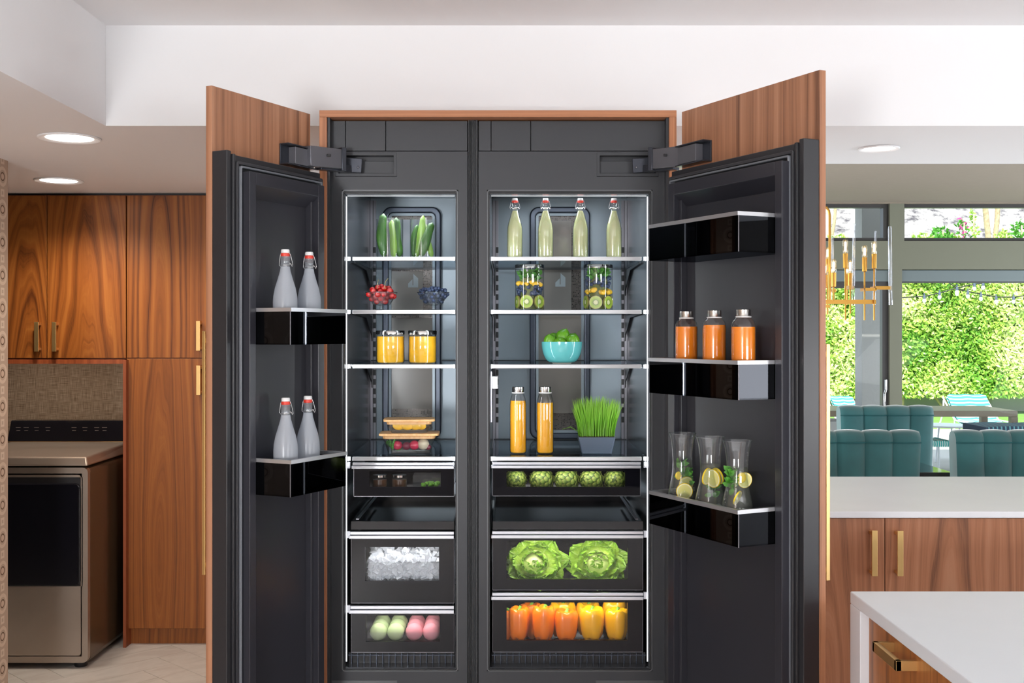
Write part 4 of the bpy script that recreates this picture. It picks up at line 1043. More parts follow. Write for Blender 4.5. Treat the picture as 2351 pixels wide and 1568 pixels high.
# ---- puree jars
for px, lab in ((896.5, 'squat glass jar of mango puree with steel lid, the left of two'), (970, 'squat glass jar of mango puree with steel lid, the right of two')):
    Yp = 3.78; x = X(px, Yp); r = .0475; h = Z(759, Yp) - S3
    t = thing('puree_jar', lab, 'jar', (x, Yp, S3), None, 'jars of puree on the third shelf')
    build('glass_body', MB().lathe([(.001, .003), (r * .9, 0), (r, .006), (r, h - .016), (r * .97, h - .013)], (x, Yp, S3), 40, caps=False), M['glass'], t)
    build('puree', MB().lathe([(.001, .005), (r * .88, .004), (r - .002, .009), (r - .002, h - .020), (.001, h - .020)], (x, Yp, S3), 36, caps=False), M['puree'], t)
    build('lid', MB().lathe([(r * .98, h - .013), (r * 1.03, h - .013), (r * 1.03, h - .002), (r * 1.0, h), (.001, h)], (x, Yp, S3), 40), M['steel'], t)

# ---- fruit jars
def fruit_jar(px, label, layers):
    Yp = 3.78; x = X(px, Yp); r = .049; h = Z(608, Yp) - S2; z = S2; nm = label.split(',')[-1].strip()
    t = thing('fruit_jar', label, 'jar', (x, Yp, z), None, 'fruit jars on the second shelf')
    build('glass_body', MB().lathe([(.001, .002), (r * .95, 0), (r, .004), (r, h - .012)], (x, Yp, z), 40, caps=False), M['glass'], t)
    build('lid', MB().lathe([(r * .97, h - .012), (r * 1.01, h - .012), (r * 1.01, h - .002), (r * .98, h), (.001, h)], (x, Yp, z), 40), M['steel'], t)
    g = 'fruit pieces in the ' + nm
    def around(n, off, rr): return [(off + 2 * PI * k / n) for k in range(n)]
    for kind, z0, z1 in layers:
        zc_ = z + (z0 + z1) / 2 * h; hh = (z1 - z0) * h
        if kind == 'kiwi':
            rk = min(hh * .62, .0225)
            for a in around(6, -PI / 2 - .25, 0):
                o = build('kiwi_slice', disc(MB(), (x + (r - .006) * math.cos(a), Yp + (r - .006) * math.sin(a), zc_ + random.uniform(-.002, .002)), rk, .005, rotm(0, random.uniform(-.3, .3), a + PI / 2)), M['kiwi'])
                tag(o, 'upright kiwi slice against the glass of the ' + nm, 'kiwi slice', g)
        if kind == 'mango':
            for k in range(13):
                a = 2 * PI * k / 13 + random.uniform(-.15, .15); s = random.uniform(.014, .020)
                mb = MB(); R = rotm(random.uniform(-.5, .5), random.uniform(-.6, .6), random.uniform(0, 3))
                mb.sphere((x + (r - .013) * math.cos(a), Yp + (r - .013) * math.sin(a), zc_ + random.uniform(-.3, .3) * hh * .5), s * .62, 10, 6, (1.1, .7, .75), R=R)
                o = build('mango_piece', mb, M['mango']); tag(o, 'yellow mango piece in the ' + nm, 'mango', g)
        if kind == 'blue':
            proto = None
            for k in range(44):
                a = random.uniform(0, 2 * PI); rad = (r - .009) * random.uniform(.8, 1.0)
                p = Vector((x + rad * math.cos(a), Yp + rad * math.sin(a), zc_ + random.uniform(-.5, .5) * hh))
                if proto is None:
                    proto = build('blueberry', MB().sphere(p, .0068, 12, 8), M['blueberry']); tag(proto, 'blueberry layered in the ' + nm, 'blueberry', 'blueberries in the ' + nm)
                else: dup(proto, p - Vector((0, 0, .0068)))
        if kind == 'mint':
            mb = MB()
            for k in range(120):
                a = random.uniform(0, 2 * PI); rad = (r - .014) * random.uniform(.5, 1.0)
                leaf(mb, (x + rad * math.cos(a), Yp + rad * math.sin(a), zc_ + random.uniform(-.5, .4) * hh), rotm(random.uniform(-1.2, 1.2), random.uniform(-1.3, 1.3), random.uniform(0, 6)), .018, .013, .3, .001, 3, 2)
            o = build('mint_leaves', mb, M['mint'], fix=False); tag(o, 'green mint leaves filling the top of the ' + nm, 'mint', None, 'stuff')
    build('fruit_core', MB().lathe([(.001, .006), (r * .66, .006), (r * .66, h * .70), (.001, h * .74)], (x, Yp, z), 20, caps=False), M['limedark'], t)
fruit_jar(1216, 'glass jar with three kiwi slices showing and mango above, left fruit jar', [('kiwi', .02, .37), ('blue', .36, .54), ('mango', .50, .66), ('mint', .62, .86)])
fruit_jar(1373, 'glass jar with thick yellow mango band above kiwi, right fruit jar', [('kiwi', .02, .36), ('mango', .32, .52), ('blue', .52, .72), ('mint', .66, .90)])

# ---- turquoise bowl of limes
Yl = 3.79; x = X(1290, Yl); z = S3
t = thing('turquoise_bowl', 'turquoise glazed bowl full of limes on the third shelf', 'bowl', (x, Yl, z))
R_ = .0692; H_ = .0735
prof = [(.034, .003)] + [(.034 + (R_ - .034) * math.sin(a) ** .9, .003 + (H_ - .003) * (1 - math.cos(a))) for a in [PI / 2 * k / 10 for k in range(1, 11)]]
prof += [(R_ - .0022, H_), (R_ - .010, H_ * .6), (.03, .012), (.001, .010)]
build('glazed_body', MB().lathe(prof, (x, Yl, z), 48, caps=False), M['bowl'], t)
build('foot', MB().lathe([(.001, 0), (.031, 0), (.034, .004), (.001, .0045)], (x, Yl, z), 32, caps=False), M['bowlfoot'], t)
for (ax, ay, az, r, lab, rx) in ((-.041, -.022, .076, .0225, 'lime at the left front of the turquoise bowl', .3), (.003, -.004, .089, .0265, 'large lime on top of the heap in the turquoise bowl', .2),
                       (.036, -.024, .077, .0235, 'lime at the right front of the turquoise bowl', .1), (-.008, -.040, .068, .0225, 'lime low at the front centre of the turquoise bowl', 1.2),
                       (-.026, .024, .080, .024, 'lime at the back left of the turquoise bowl', .5), (.026, .028, .078, .024, 'lime at the back right of the turquoise bowl', .5), (0, .01, .045, .024, 'lime hidden under the heap in the turquoise bowl', .2)):
    c = Vector((x + ax, Yl + ay, z + az)); R = rotm(rx, .4, ax * 30)
    o = thing('lime', lab, 'lime', c, None, 'limes in the turquoise bowl')
    prof = [(.0012, -r * 1.17), (r * .22, -r * 1.10), (r * .55, -r * .86), (r * .85, -r * .5), (r, 0), (r * .85, r * .5), (r * .55, r * .86), (r * .2, r * 1.1), (.0012, r * 1.18)]
    build('peel', MB().lathe(prof, c, 20, R=R), M['lime'], o)
    build('stem_end', MB().sphere(c + R @ Vector((0, 0, r * 1.16)), .0022, 8, 5), M['limedark'], o)

# ---- food boxes with bamboo lids
def foodbox(pxa, pxb, ylid_t, ylid_b, z0, z1, Yc_, dep, label, rot):
    xa, xb = X(pxa, Yc_ - dep / 2), X(pxb, Yc_ - dep / 2); xc = (xa + xb) / 2; wd = (xb - xa)
    t = thing('food_box', label, 'food container', (xc, Yc_, z0), Matrix.Rotation(rot, 4, 'Z'), 'glass boxes with bamboo lids')
    c_, s_ = math.cos(rot), math.sin(rot)
    T_ = lambda p: Vector((xc + p.x * c_ - p.y * s_, Yc_ + p.x * s_ + p.y * c_, p.z))
    Rm = Matrix.Rotation(rot, 4, 'Z'); hL = .0075; zl = z1 - hL
    b = MB(T_); w0, d0 = wd * .36, dep * .36; w1, d1 = wd * .445, dep * .445; seg = 5
    lay = []
    for (ww, dd, zz, r) in ((w0 * .96, d0 * .96, z0, .018), (w0, d0, z0 + .006, .02), (w1, d1, zl - .004, .022), (w1 - .003, d1 - .003, zl - .004, .020), (w0 - .003, d0 - .003, z0 + .007, .018)):
        lay.append([(a, c, zz) for a, c in rrect(-ww, ww, -dd, dd, r, seg)])
    n = len(lay[0]); vs = sum(lay, []); fs = []
    for i in range(len(lay) - 1):
        for k in range(n): fs.append((i * n + k, i * n + (k + 1) % n, (i + 1) * n + (k + 1) % n, (i + 1) * n + k))
    fs.append(tuple(range(n))); fs.append(tuple((len(lay) - 1) * n + k for k in range(n))); b.add(vs, fs, 0, True)
    build('glass_body', b, M['glass'], t, M=Rm)
    b = MB(T_); b.prism(rrect(-wd / 2, wd / 2, -dep / 2, dep / 2, .022), zl, z1, 0, 'z'); b.prism(rrect(-w1 + .002, w1 - .002, -d1 + .002, d1 - .002, .02), zl - .010, zl, 0, 'z')
    build('lid', b, M['bamboo'], t, M=Rm, bevel=.0015)
    return T_, w0, d0, z0
Zb1 = S4; Zt1 = Z(996, 3.74); Zt2 = Z(963, 3.75)
T_, w0, d0, z0 = foodbox(867, 1006, 0, 0, Zb1, Zt1, 3.80, .135, 'larger glass food box of radishes with bamboo lid, at the bottom', math.radians(2))
for (a, mat, r, lab, cat) in ((-.062, 'mint', .016, 'green leaf bundle at the left of the larger food box', 'greens'), (-.040, 'radish', .0165, 'pink radish at the left in the larger food box', 'radish'), (-.009, 'radish2', .0145, 'dark beet in the larger food box', 'beet'), (.017, 'radish', .017, 'red radish near the middle of the larger food box', 'radish'), (.047, 'turnip', .020, 'round cream turnip in the larger food box', 'turnip'), (.064, 'radish2', .010, 'small dark purple beet at the right of the larger food box', 'beet')):
    p = T_(Vector((a, -.022, z0 + .010 + r)))
    if mat == 'mint':
        mb = MB()
        for k in range(16): leaf(mb, p + Vector((random.uniform(-.004, .02), random.uniform(-.01, .02), random.uniform(-.014, .004))), rotm(random.uniform(-1, 1), random.uniform(-1, 1), random.uniform(0, 6)), .022, .016, .3, .001, 3, 2)
        o = build('leaf_bundle', mb, M['mint'], fix=False)
    else: o = build(cat, MB().sphere(p, r, 18, 12, (1, 1, .95)), M[mat])
    tag(o, lab, cat)
T_, w0, d0, z0 = foodbox(877, 996, 0, 0, Zt1 + .0003, Zt2, 3.80, .115, 'smaller glass food box of yellow pepper strips, stacked on the larger', math.radians(4))
for k, (a, b_, r) in enumerate(((-.036, -.024, .2), (-.008, -.029, -.1), (.020, -.027, .08), (.038, -.018, -.3), (-.02, .0, .1), (.012, .006, 0))):
    p = T_(Vector((a, b_, z0 + .024))); mb = MB(); mb.sphere(p, .021, 12, 8, (1.0, .35, .72), R=rotm(.2, .1, r))
    o = build('pepper_strip', mb, M['mango']); tag(o, 'yellow pepper strip in the smaller food box', 'pepper strip', 'yellow pepper strips')

# ---- wheatgrass in a slate planter
Yp = 3.79; zb_ = S4; xa, xb = X(1337, Yp - .05), X(1405, Yp - .05); xA, xB = X(1328, Yp - .05), X(1413.5, Yp - .05); zt = Z(1004, Yp - .05)
t = thing('wheatgrass_planter', 'slate-blue square planter of bright green wheatgrass', 'potted grass', ((xa + xb) / 2, Yp, zb_))
b = MB(); d0 = .042; d1 = .05
b.hexa([(xa, Yp - d0, zb_), (xb, Yp - d0, zb_), (xb, Yp + d0, zb_), (xa, Yp + d0, zb_), (xA, Yp - d1, zt), (xB, Yp - d1, zt), (xB, Yp + d1, zt), (xA, Yp + d1, zt)])
build('planter', b, M['planter'], t, bevel=.003)
build('soil', MB().box(xA + .004, xB - .004, Yp - d1 + .004, Yp + d1 - .004, zt, zt + .002), M['soil'], t)
b = MB(); xc = (xA + xB) / 2; hw = (xB - xA) / 2 - .004
for k in range(950):
    a = random.uniform(-1, 1); c = random.uniform(-1, 1); h = random.uniform(.095, .138) * (1 - .12 * a * a)
    lx = a * .022 + random.gauss(0, .006); ly = c * .02 + random.gauss(0, .006); x0 = xc + a * hw; y0 = Yp + c * (d1 - .005); ww = random.uniform(.0011, .0019); an = random.uniform(0, PI)
    ux, uy = math.cos(an) * ww, math.sin(an) * ww * .6
    vs = []; uv = []
    for i in range(5):
        u = i / 4; px_ = x0 + lx * u ** 1.6; py_ = y0 + ly * u ** 1.6; zz = zt + h * u; s = 1 - u ** 3 * .9
        vs += [(px_ - ux * s, py_ - uy * s, zz), (px_ + ux * s, py_ + uy * s, zz)]; uv += [(u, 0), (u, 1)]
    b.add(vs, [(2 * i, 2 * i + 1, 2 * i + 3, 2 * i + 2) for i in range(4)], 0, False, uv)
b.tube([(xA + .01, Yp - .05, zt + .012), (X(1310, 3.73), 3.73, Z(980, 3.73)), (X(1291, 3.72), 3.72, Z(985.5, 3.72))], [.0012, .0012, .0006], 4)
tag(build('grass_blades', b, M['grassb'], t, fix=False), kind='stuff')

# ---- drawer contents
Yd = 3.74
# artichokes
def artichoke(px, r, label, ax):
    c = Vector((X(px, Yd), Yd + .02, Z(1103, Yd))); o = thing('artichoke', label, 'artichoke', c, None, 'artichokes in the upper right drawer')
    R = Matrix.Rotation(ax, 3, 'Z') @ Matrix.Rotation(PI / 2 * .9, 3, 'X')
    build('heart', MB().sphere(c, r * .86, 16, 10, (1, 1, 1.1), R=R), M['artichoke'], o)
    mb = MB(); n = 64
    for k in range(n):
        u = k / (n - 1); th = PI * (.12 + .72 * u); ph = k * 2.39996
        d = Vector((math.sin(th) * math.cos(ph), math.sin(th) * math.sin(ph), math.cos(th)))
        up = Vector((0, 0, 1)); side = d.cross(up).normalized(); upt = side.cross(d).normalized()
        # leaf grows towards the tip (+z) along the surface; columns: x=side, y=-normal, z=upt
        RR = Matrix((( side.x, -d.x, upt.x), (side.y, -d.y, upt.y), (side.z, -d.z, upt.z)))
        sz = r * (.34 + .34 * u); leaf(mb, c + R @ (Vector((d.x, d.y, d.z * 1.1)) * r * .88 - upt * sz * .3), R @ RR, sz, sz * .9, .12, .0004, 3, 2)
    build('bracts', mb, M['artichoke'], o, fix=False)['kind'] = 'stuff'
for px, r, lab, ax in ((1184, .040, 'pale artichoke at the left end of the upper right drawer', .2), (1243, .043, 'artichoke second from left in the upper right drawer', -.6), (1301, .043, 'artichoke in the middle of the upper right drawer', -.9), (1358, .042, 'artichoke second from right in the upper right drawer', -.8), (1413, .040, 'artichoke at the right end with its tip facing out', -.1)):
    artichoke(px, r, lab, ax)
# butterhead lettuces
def lettuce(px, label, sd):
    random.seed(sd); Yl_ = 3.80; c = Vector((X(px, Yl_), Yl_ + .0, Z(1292, Yl_))); o = thing('lettuce', label, 'lettuce', c, None, 'lettuces in the middle right drawer')
    R0 = Matrix.Rotation(math.radians(72), 3, 'X')   # head axis leans towards the camera and up
    build('heart', MB().sphere(c - R0 @ Vector((0, 0, .01)), .045, 14, 10, R=R0), M['lettuce'], o)
    k = 0
    for ring, (n, th, L, Wd, rr) in enumerate(((4, 16, .044, .050, .010), (6, 32, .056, .062, .016), (8, 48, .066, .074, .022), (10, 64, .074, .084, .026), (11, 82, .080, .092, .026), (8, 100, .084, .098, .022))):
        for q in range(n):
            ph = 2 * PI * q / n + ring * .5 + random.uniform(-.15, .15); t_ = math.radians(th + random.uniform(-7, 7))
            d = Vector((math.sin(t_) * math.cos(ph), math.sin(t_) * math.sin(ph), math.cos(t_)))
            side = Vector((-math.sin(ph), math.cos(ph), 0)); nrm = d.cross(side)
            RR = Matrix(((side.x, nrm.x, d.x), (side.y, nrm.y, d.y), (side.z, nrm.z, d.z)))
            mb = MB(lambda p_, c=c: Vector((p_.x, p_.y, c.z + (p_.z - c.z) * .80))); leaf(mb, c + R0 @ (Vector((d.x, d.y, 0)) * rr - Vector((0, 0, .02))), R0 @ RR, L * random.uniform(.85, 1.08), Wd, random.uniform(-.55, -.30), .0062, 11, 12, seed=k + sd)
            build('leaf', mb, M['lettuce'], o, fix=False); k += 1
lettuce(1229, 'butterhead lettuce with yellow-green heart, left of the two', 11)
lettuce(1369, 'broad-leaved butterhead lettuce, right of the two', 23)
# peppers
def pepper(px, py, Yy, r, h, mat, label, rz=0, tilt=0, lobes=4):
    c = Vector((X(px, Yy), Yy, Z(py, Yy))); o = thing('bell_pepper', label, 'pepper', c, None, 'bell peppers in the bottom right drawer')
    R = Matrix.Rotation(rz, 3, 'Z') @ Matrix.Rotation(tilt, 3, 'Y'); vs = []; fs = []; seg = 32
    prof = [(.05, .40), (.18, .38), (.32, .42), (.62, .49), (.86, .46), (.98, .36), (1.0, .20), (.97, .0), (.90, -.2), (.80, -.36), (.62, -.47), (.35, -.49), (.08, -.44)]
    for (rr, zz) in prof:
        for k in range(seg):
            a = 2 * PI * k / seg; lb = 1 + (.13 if zz > -.3 else .20) * (abs(math.cos(a * lobes / 2)) - .62)
            vs.append(c + R @ Vector((r * rr * lb * math.cos(a), r * rr * lb * math.sin(a), h * zz + (.06 * h * (abs(math.cos(a * lobes / 2)) - .6) if abs(zz) > .4 and rr > .3 else 0) * (1 if zz > 0 else -1))))
    for i in range(len(prof) - 1):
        for k in range(seg): fs.append((i * seg + k, i * seg + (k + 1) % seg, (i + 1) * seg + (k + 1) % seg, (i + 1) * seg + k))
    fs.append(tuple(range(seg))); fs.append(tuple((len(prof) - 1) * seg + k for k in range(seg)))
    build('flesh', MB().add(vs, fs, 0, True), M[mat], o)
    b = MB(); b.tube([c + R @ Vector((0, 0, h * .38)), c + R @ Vector((.002, 0, h * .46)), c + R @ Vector((.006, -.002, h * .54))], [.010, .0048, .0055], 8); b.sphere(c + R @ Vector((0, 0, h * .40)), .014, 10, 6, (1, 1, .3), R=R)
    build('stem', b, M['pstem'], o)
Yq = 3.725
for a in (
  (1163, 1434, Yq + .012, .030, .100, 'ora', 'orange pepper cut off by the left edge of the drawer window', 0, 0),
  (1191, 1431, Yq, .036, .106, 'ora', 'orange pepper first whole one from the left in front', .5, 0),
  (1248, 1430, Yq, .037, .112, 'ora', 'slender orange pepper second in the front row', .1, .02),
  (1300, 1434, Yq, .041, .100, 'ora', 'broad orange pepper in the middle of the front row', .8, 0),
  (1359, 1431, Yq, .041, .106, 'yel', 'yellow pepper with green stem in the front row', .4, -.04),
  (1416, 1433, Yq, .038, .104, 'yel', 'yellow pepper at the right end of the front row', .2, 0),
  (1218, 1424, Yq + .085, .038, .115, 'ora', 'orange pepper behind, between the two left front ones', .3, 0),
  (1292, 1421, Yq + .085, .043, .118, 'yel', 'yellow pepper standing behind the broad orange one', .1, 0),
  (1350, 1420, Yq + .090, .040, .110, 'yel', 'yellow pepper mostly hidden behind the stemmed yellow one', .1, 0),
  (1412, 1416, Yq + .085, .043, .120, 'yel', 'tall yellow pepper at the back right of the drawer', .5, 0)):
    pepper(*a)
# pastel balls in clear trays
zt3 = Z(1449, 3.715)
for cols, mat, side, nm in (((869, 909), 'pgreen', 'left', 'pale green'), ((951, 990), 'ppink', 'right', 'pink')):
    xa, xb = X(cols[0] - 24, 3.7), X(cols[1] + 23, 3.7)
    b = MB(); e = .0012; z0, z1 = zt3 - .031, zt3 + .004; ya, yb2 = 3.683, 3.872
    b.box(xa, xb, ya, yb2, z0, z0 + e); b.box(xa, xb, ya, ya + e, z0, z1); b.box(xa, xb, yb2 - e, yb2, z0, z1); b.box(xa, xa + e, ya, yb2, z0, z1); b.box(xb - e, xb, ya, yb2, z0, z1)
    tag(build('clear_tray', b, M['pane']), 'clear plastic tray holding six %s balls' % nm, 'tray', 'clear trays in the bottom left drawer')
    for ci, px in enumerate(cols):
        for ri, rw in enumerate(('front', 'middle', 'back')):
            r = .0288; p = Vector((X(px, 3.715), 3.715 + ri * .0605, zt3 - .0305 + r))
            o = build('bath_bomb' if False else 'sugared_ball', MB().sphere(p, r, 24, 14), M[mat])
            tag(o, '%s sugared ball, %s row, %s column of its tray' % (nm, rw, 'left' if ci == 0 else 'right'), 'sweet', '%s balls in the tray' % nm)
# ice bin
xa, xb, ya, yb2 = X(840, 3.70), X(1016, 3.70), 3.70, 3.98; z0, z1 = Z(1340, 3.70), Z(1292, 3.70)
t = thing('ice_bin', 'clear bin heaped with ice in the middle left drawer', 'ice bin', ((xa + xb) / 2, 3.84, z0))
b = MB(); e = .002; b.box(xa, xb, ya, yb2, z0, z0 + e); b.box(xa, xb, ya, ya + e, z0, z1); b.box(xa, xb, yb2 - e, yb2, z0, z1); b.box(xa, xa + e, ya, yb2, z0, z1); b.box(xb - e, xb, ya, yb2, z0, z1)
build('bin_body', b, M['glass'], t)
b = MB(); b.ring(xa - .003, xb + .003, ya - .003, yb2 + .003, .006, 0, .003, .004)
b2 = MB(); b2.add([Vector((v.x, v.z, z1 + v.y)) for v in b.v], b.f, 0); build('bin_rim', b2, M['glass'], t)
build('scoop_handle', MB().box(X(868, 3.72), X(960, 3.72), 3.80, 3.83, Z(1268, 3.8), Z(1252, 3.8)), M['smoke2'], t)
b = MB()
for k in range(620):
    yy = random.uniform(ya + .010, yb2 - .015); top = z1 + .010 + .022 * math.sin((yy - ya) / (yb2 - ya) * 2.4) 
    zz = random.uniform(z0 + .012, top) if k % 2 else top - random.uniform(0, .012)
    if k < 220: yy = ya + .011 + random.uniform(0, .006); zz = random.uniform(z0 + .012, z1 + .004)
    icecube(b, (random.uniform(xa + .011, xb - .011), yy, zz), random.uniform(.015, .023))
o = build('ice', b, M['ice']); tag(o, 'heap of white ice cubes in the clear bin', 'ice', None, 'stuff')
# small things in the dim upper left drawer
for px, lab in ((872, 'small dark jar at the left of the shallow left drawer'), (917, 'small dark jar beside the green olives in the shallow left drawer')):
    Yz = 3.74; x = X(px, Yz); z = Z(1118, Yz); t = thing('small_jar', lab, 'jar', (x, Yz, z), None, 'small jars in the shallow left drawer')
    build('glass_body', MB().lathe([(.001, .001), (.024, 0), (.026, .004), (.026, .030), (.022, .034)], (x, Yz, z), 28, caps=False), M['glass'], t)
    build('contents', MB().lathe([(.001, .003), (.0235, .003), (.0235, .026), (.001, .026)], (x, Yz, z), 24, caps=False), prin('dark brown spread', (.05, .02, .006), .3), t)
    build('lid', MB().lathe([(.021, .034), (.024, .034), (.024, .041), (.001, .042)], (x, Yz, z), 28), M['steel'], t)
random.seed(5)
Yz = 3.76; t = thing('snack_tray', 'small clear tray of green olives in the shallow left drawer', 'tray', (X(982, Yz), Yz, Z(1120, Yz)))
xa, xb = X(950, Yz), X(1016, Yz); z0 = Z(1119, Yz); b = MB(); b.box(xa, xb, Yz - .04, Yz + .04, z0, z0 + .0015)
for q in ((xa, xa + .0015, Yz - .04, Yz + .04), (xb - .0015, xb, Yz - .04, Yz + .04), (xa, xb, Yz - .04, Yz - .0385), (xa, xb, Yz + .0385, Yz + .04)): b.box(*q, z0, z0 + .045)
build('tray_body', b, M['glass'], t)
proto = None
for k in range(14):
    p = Vector((X(986, Yz) + random.uniform(-.028, .030), Yz + random.uniform(-.03, .02), z0 + .009 + .006 * random.random()))
    if not proto: proto = tag(build('olive', MB().sphere(p, .0075, 12, 8, (1.3, 1, .9)), M['lime']), 'green olive in the shallow left drawer', 'olive', 'olives in the snack tray')
    else: dup(proto, p - Vector((0, 0, .00675)), rz=random.uniform(0, 3))

# ================================================================ RIGHT: PENINSULA, ISLAND
zc_ = .91
t = thing('peninsula_cabinet', 'walnut base cabinet run with brass pulls under the far white counter', 'cabinet', (2.2, 5.0, 0))
Yp_ = 4.38; ztop = zc_ - .022
b = MB(); b.box(.62, 4.2, Yp_ + .022, 5.35, .10, ztop - .004); build('body', b, M['bwood'], t)
zt = Z(1190, Yp_); 
for (a, c) in ((X(1780, Yp_), X(2030.6, Yp_)), (X(2032.6, Yp_), X(2420, Yp_)), (X(2422, Yp_), 3.0)):
    o = build('door', MB().box(a, c, Yp_, Yp_ + .02, .11, zt), M['bwood'], t, bevel=.001)
    if a < 0.5 or c < X(2100, Yp_): handle_v(2007, 1217.5, 1322, Yp_, o, 13)
    elif c < 2.2: handle_v(2066, 1218, 1322, Yp_, o, 13.5)
build('toe_kick', MB().box(.7, 3.0, Yp_ + .05, Yp_ + .06, 0, .105), M['bwood'], t)
t = tag(build('counter_slab', MB().box(.60, 4.2, Yp_ - .018, 5.44, ztop - .003, zc_), M['counter'], bevel=.003), 'long white quartz worktop on the far cabinet run', 'counter')
# island in the right foreground
xi = .918; yi = 3.01
t = thing('kitchen_island', 'white quartz waterfall island with walnut drawers in the right foreground', 'kitchen island', (1.6, 2.0, 0))
build('worktop', MB().box(xi, 2.6, -.2, yi, zc_ - .033, zc_), M['counter'], t, bevel=.003)
build('waterfall_end', MB().box(xi, 2.6, yi - .085, yi, 0, zc_ - .0335), M['counter'], t, bevel=.002)
build('body', MB().box(xi + .045, 2.55, -.1, yi - .086, .1, zc_ - .034), M['iwood'], t)
b = MB(); b.box(xi + .022, xi + .042, 1.55, yi - .089, .50, zc_ - .040); dr = build('drawer', b, M['iwood'], t, bevel=.001)
b = MB(); b.box(xi + .022, xi + .042, 1.55, yi - .089, .12, .495); build('drawer', b, M['iwood'], t, bevel=.001)
hz = CZ - (1478 - VY) * 2.76 / F
xh = X(2003, 2.74)
y0h, y1h = 2.33, 2.74
y0h = xh * F / (2057 - VX)
b = MB(); b.box(xh, xh + .013, y0h, y1h, hz - .012, hz + .012); b.box(xh, xi + .023, y0h, y0h + .012, hz - .012, hz + .012); b.box(xh, xi + .023, y1h - .012, y1h, hz - .012, hz + .012)
build('drawer_pull', b, M['brass'], dr, bevel=.001)

# ================================================================ DINING ROOM
def chair(cx, yy, width, top, facing, label, rot=0):
    """channel-tufted velvet armless chair; facing=+1 shows its back to the kitchen"""
    t = thing('dining_chair', label, 'chair', (cx, yy, 0), Matrix.Rotation(rot, 4, 'Z'), 'teal dining chairs')
    c_, s_ = math.cos(rot), math.sin(rot)
    T_ = lambda p: Vector((cx + p.x * c_ - p.y * s_, yy + p.x * s_ + p.y * c_, p.z)); Rm = Matrix.Rotation(rot, 4, 'Z')
    n = 4; nx = 48; b = MB(T_); zs = [.46, .55, .7, .85, top - .055, top - .03, top - .012, top]
    def prof(u, z, side):
        ch = abs(math.sin(u * n * PI)) ** .55
        th = .055 + .022 * ch
        f = max(0, (z - (top - .055)) / .055)
        th *= math.sqrt(max(.04, 1 - f * f * .9))
        return side * th
    rows = []
    for side in (-1, 1):
        for z in (zs if side < 0 else zs[::-1]):
            rows.append([( (u - .5) * width * (1 - .06 * (1 - (z - .46) / (top - .46))), prof(u, z, side), z + (.010 * abs(math.sin(u * n * PI)) ** .6 if z > top - .02 else 0)) for u in [k / nx for k in range(nx + 1)]])
    vs = sum(rows, []); m = nx + 1; fs = []
    for i in range(len(rows) - 1):
        for k in range(nx): fs.append((i * m + k, i * m + k + 1, (i + 1) * m + k + 1, (i + 1) * m + k))
    fs.append(tuple(i * m for i in range(len(rows)))); fs.append(tuple(i * m + nx for i in range(len(rows))))
    b.add(vs, fs, 0, True); build('backrest', b, M['teal'], t, M=Rm)
    # piping seam below the rolled top on the back side
    b = MB(T_)
    b.tube([((u - .5) * width * .995, -(.057 + .022 * abs(math.sin(u * n * PI)) ** .55), top - .062) for u in [k / 40 for k in range(41)]], .005, 6); build('piping', b, M['tealseam'], t, M=Rm)
    b = MB(T_)
    for k in range(1, n):
        u = (k / n - .5) * width
        for sd in (-1, 1): b.box(u - .002, u + .002, sd * .0555 - .002, sd * .0555 + .002, .48, top - .06)
    build('seam', b, M['tealseam'], t, M=Rm)
    b = MB(T_); s0, s1 = (.05, .52) if facing > 0 else (-.52, -.05)
    b.box(-width / 2, width / 2, s0, s1, .34, .47); build('seat', b, M['teal'], t, M=Rm, bevel=.03, bseg=3)
    for sx in (-1, 1):
        for sy in (s0 + .04, s1 - .04):
            b = MB(T_); b.box(sx * (width / 2 - .06) - .018, sx * (width / 2 - .06) + .018, sy - .018, sy + .018, 0, .345); build('leg', b, M['brown'], t, M=Rm)
def topz(py, Y): return Z(py, Y)
Yb_ = 6.62
chair(X(1979, Yb_), Yb_, .66, topz(990, Yb_), 1, 'teal velvet chair with its back to the kitchen, left front chair')
chair(X(2314, Yb_), Yb_, .66, topz(990, Yb_), 1, 'teal velvet chair cut off by the right edge of the picture', 0)
chair(X(2031, 8.3), 8.3, .69, topz(933, 8.3), -1, 'teal velvet chair on the far side of the dining table')
t = thing('dining_table', 'dark glossy dining table between the teal chairs', 'table', (2.2, 7.4, 0))
xr_ = X(2137, 7.35)
build('tabletop', MB().box(.9, xr_, 6.98, 7.74, .70, .74), prin('dark lacquer', (.05, .03, .028), .12, coat=.6), t, bevel=.004)
for xx in (1.2, xr_ - .25): build('leg', MB().box(xx - .05, xx + .05, 7.0, 7.8, 0, .70), M['brown'], t)
# chandelier
Yh = 7.4
t = thing('chandelier', 'brass chandelier with tubular bulbs and clear acrylic rods over the dining table', 'chandelier', (X(1905, Yh), Yh, Z(735, Yh)))
b = MB(); xs = X(1905, Yh); zt = Z(475, Yh)
b.tube([(xs, Yh, Z(692, Yh)), (xs, Yh, Z(495, Yh)), (xs - .006, Yh, Z(484, Yh)), (xs - .022, Yh, Z(476, Yh)), (xs - .045, Yh, Z(474.5, Yh)), (xs - .068, Yh, Z(478, Yh)), (xs - .08, Yh, Z(490, Yh)), (xs - .08, Yh, Z(692, Yh))], .0085, 10); build('bent_tube', b, M['brass2'], t)
b = MB(); b.tube([(xs - .04, Yh, Z(474, Yh)), (xs - .04, Yh, ZD - .02)], .006, 8); b.lathe([(.06, ZD - .03), (.06, ZD), (.001, ZD)], (xs - .04, Yh, 0), 24); build('ceiling_rod', b, M['brass2'], t)
b = MB(); b.box(X(1700, Yh), X(2010, Yh), Yh - .012, Yh + .012, Z(698, Yh), Z(688, Yh)); build('main_bar', b, M['brass2'], t)
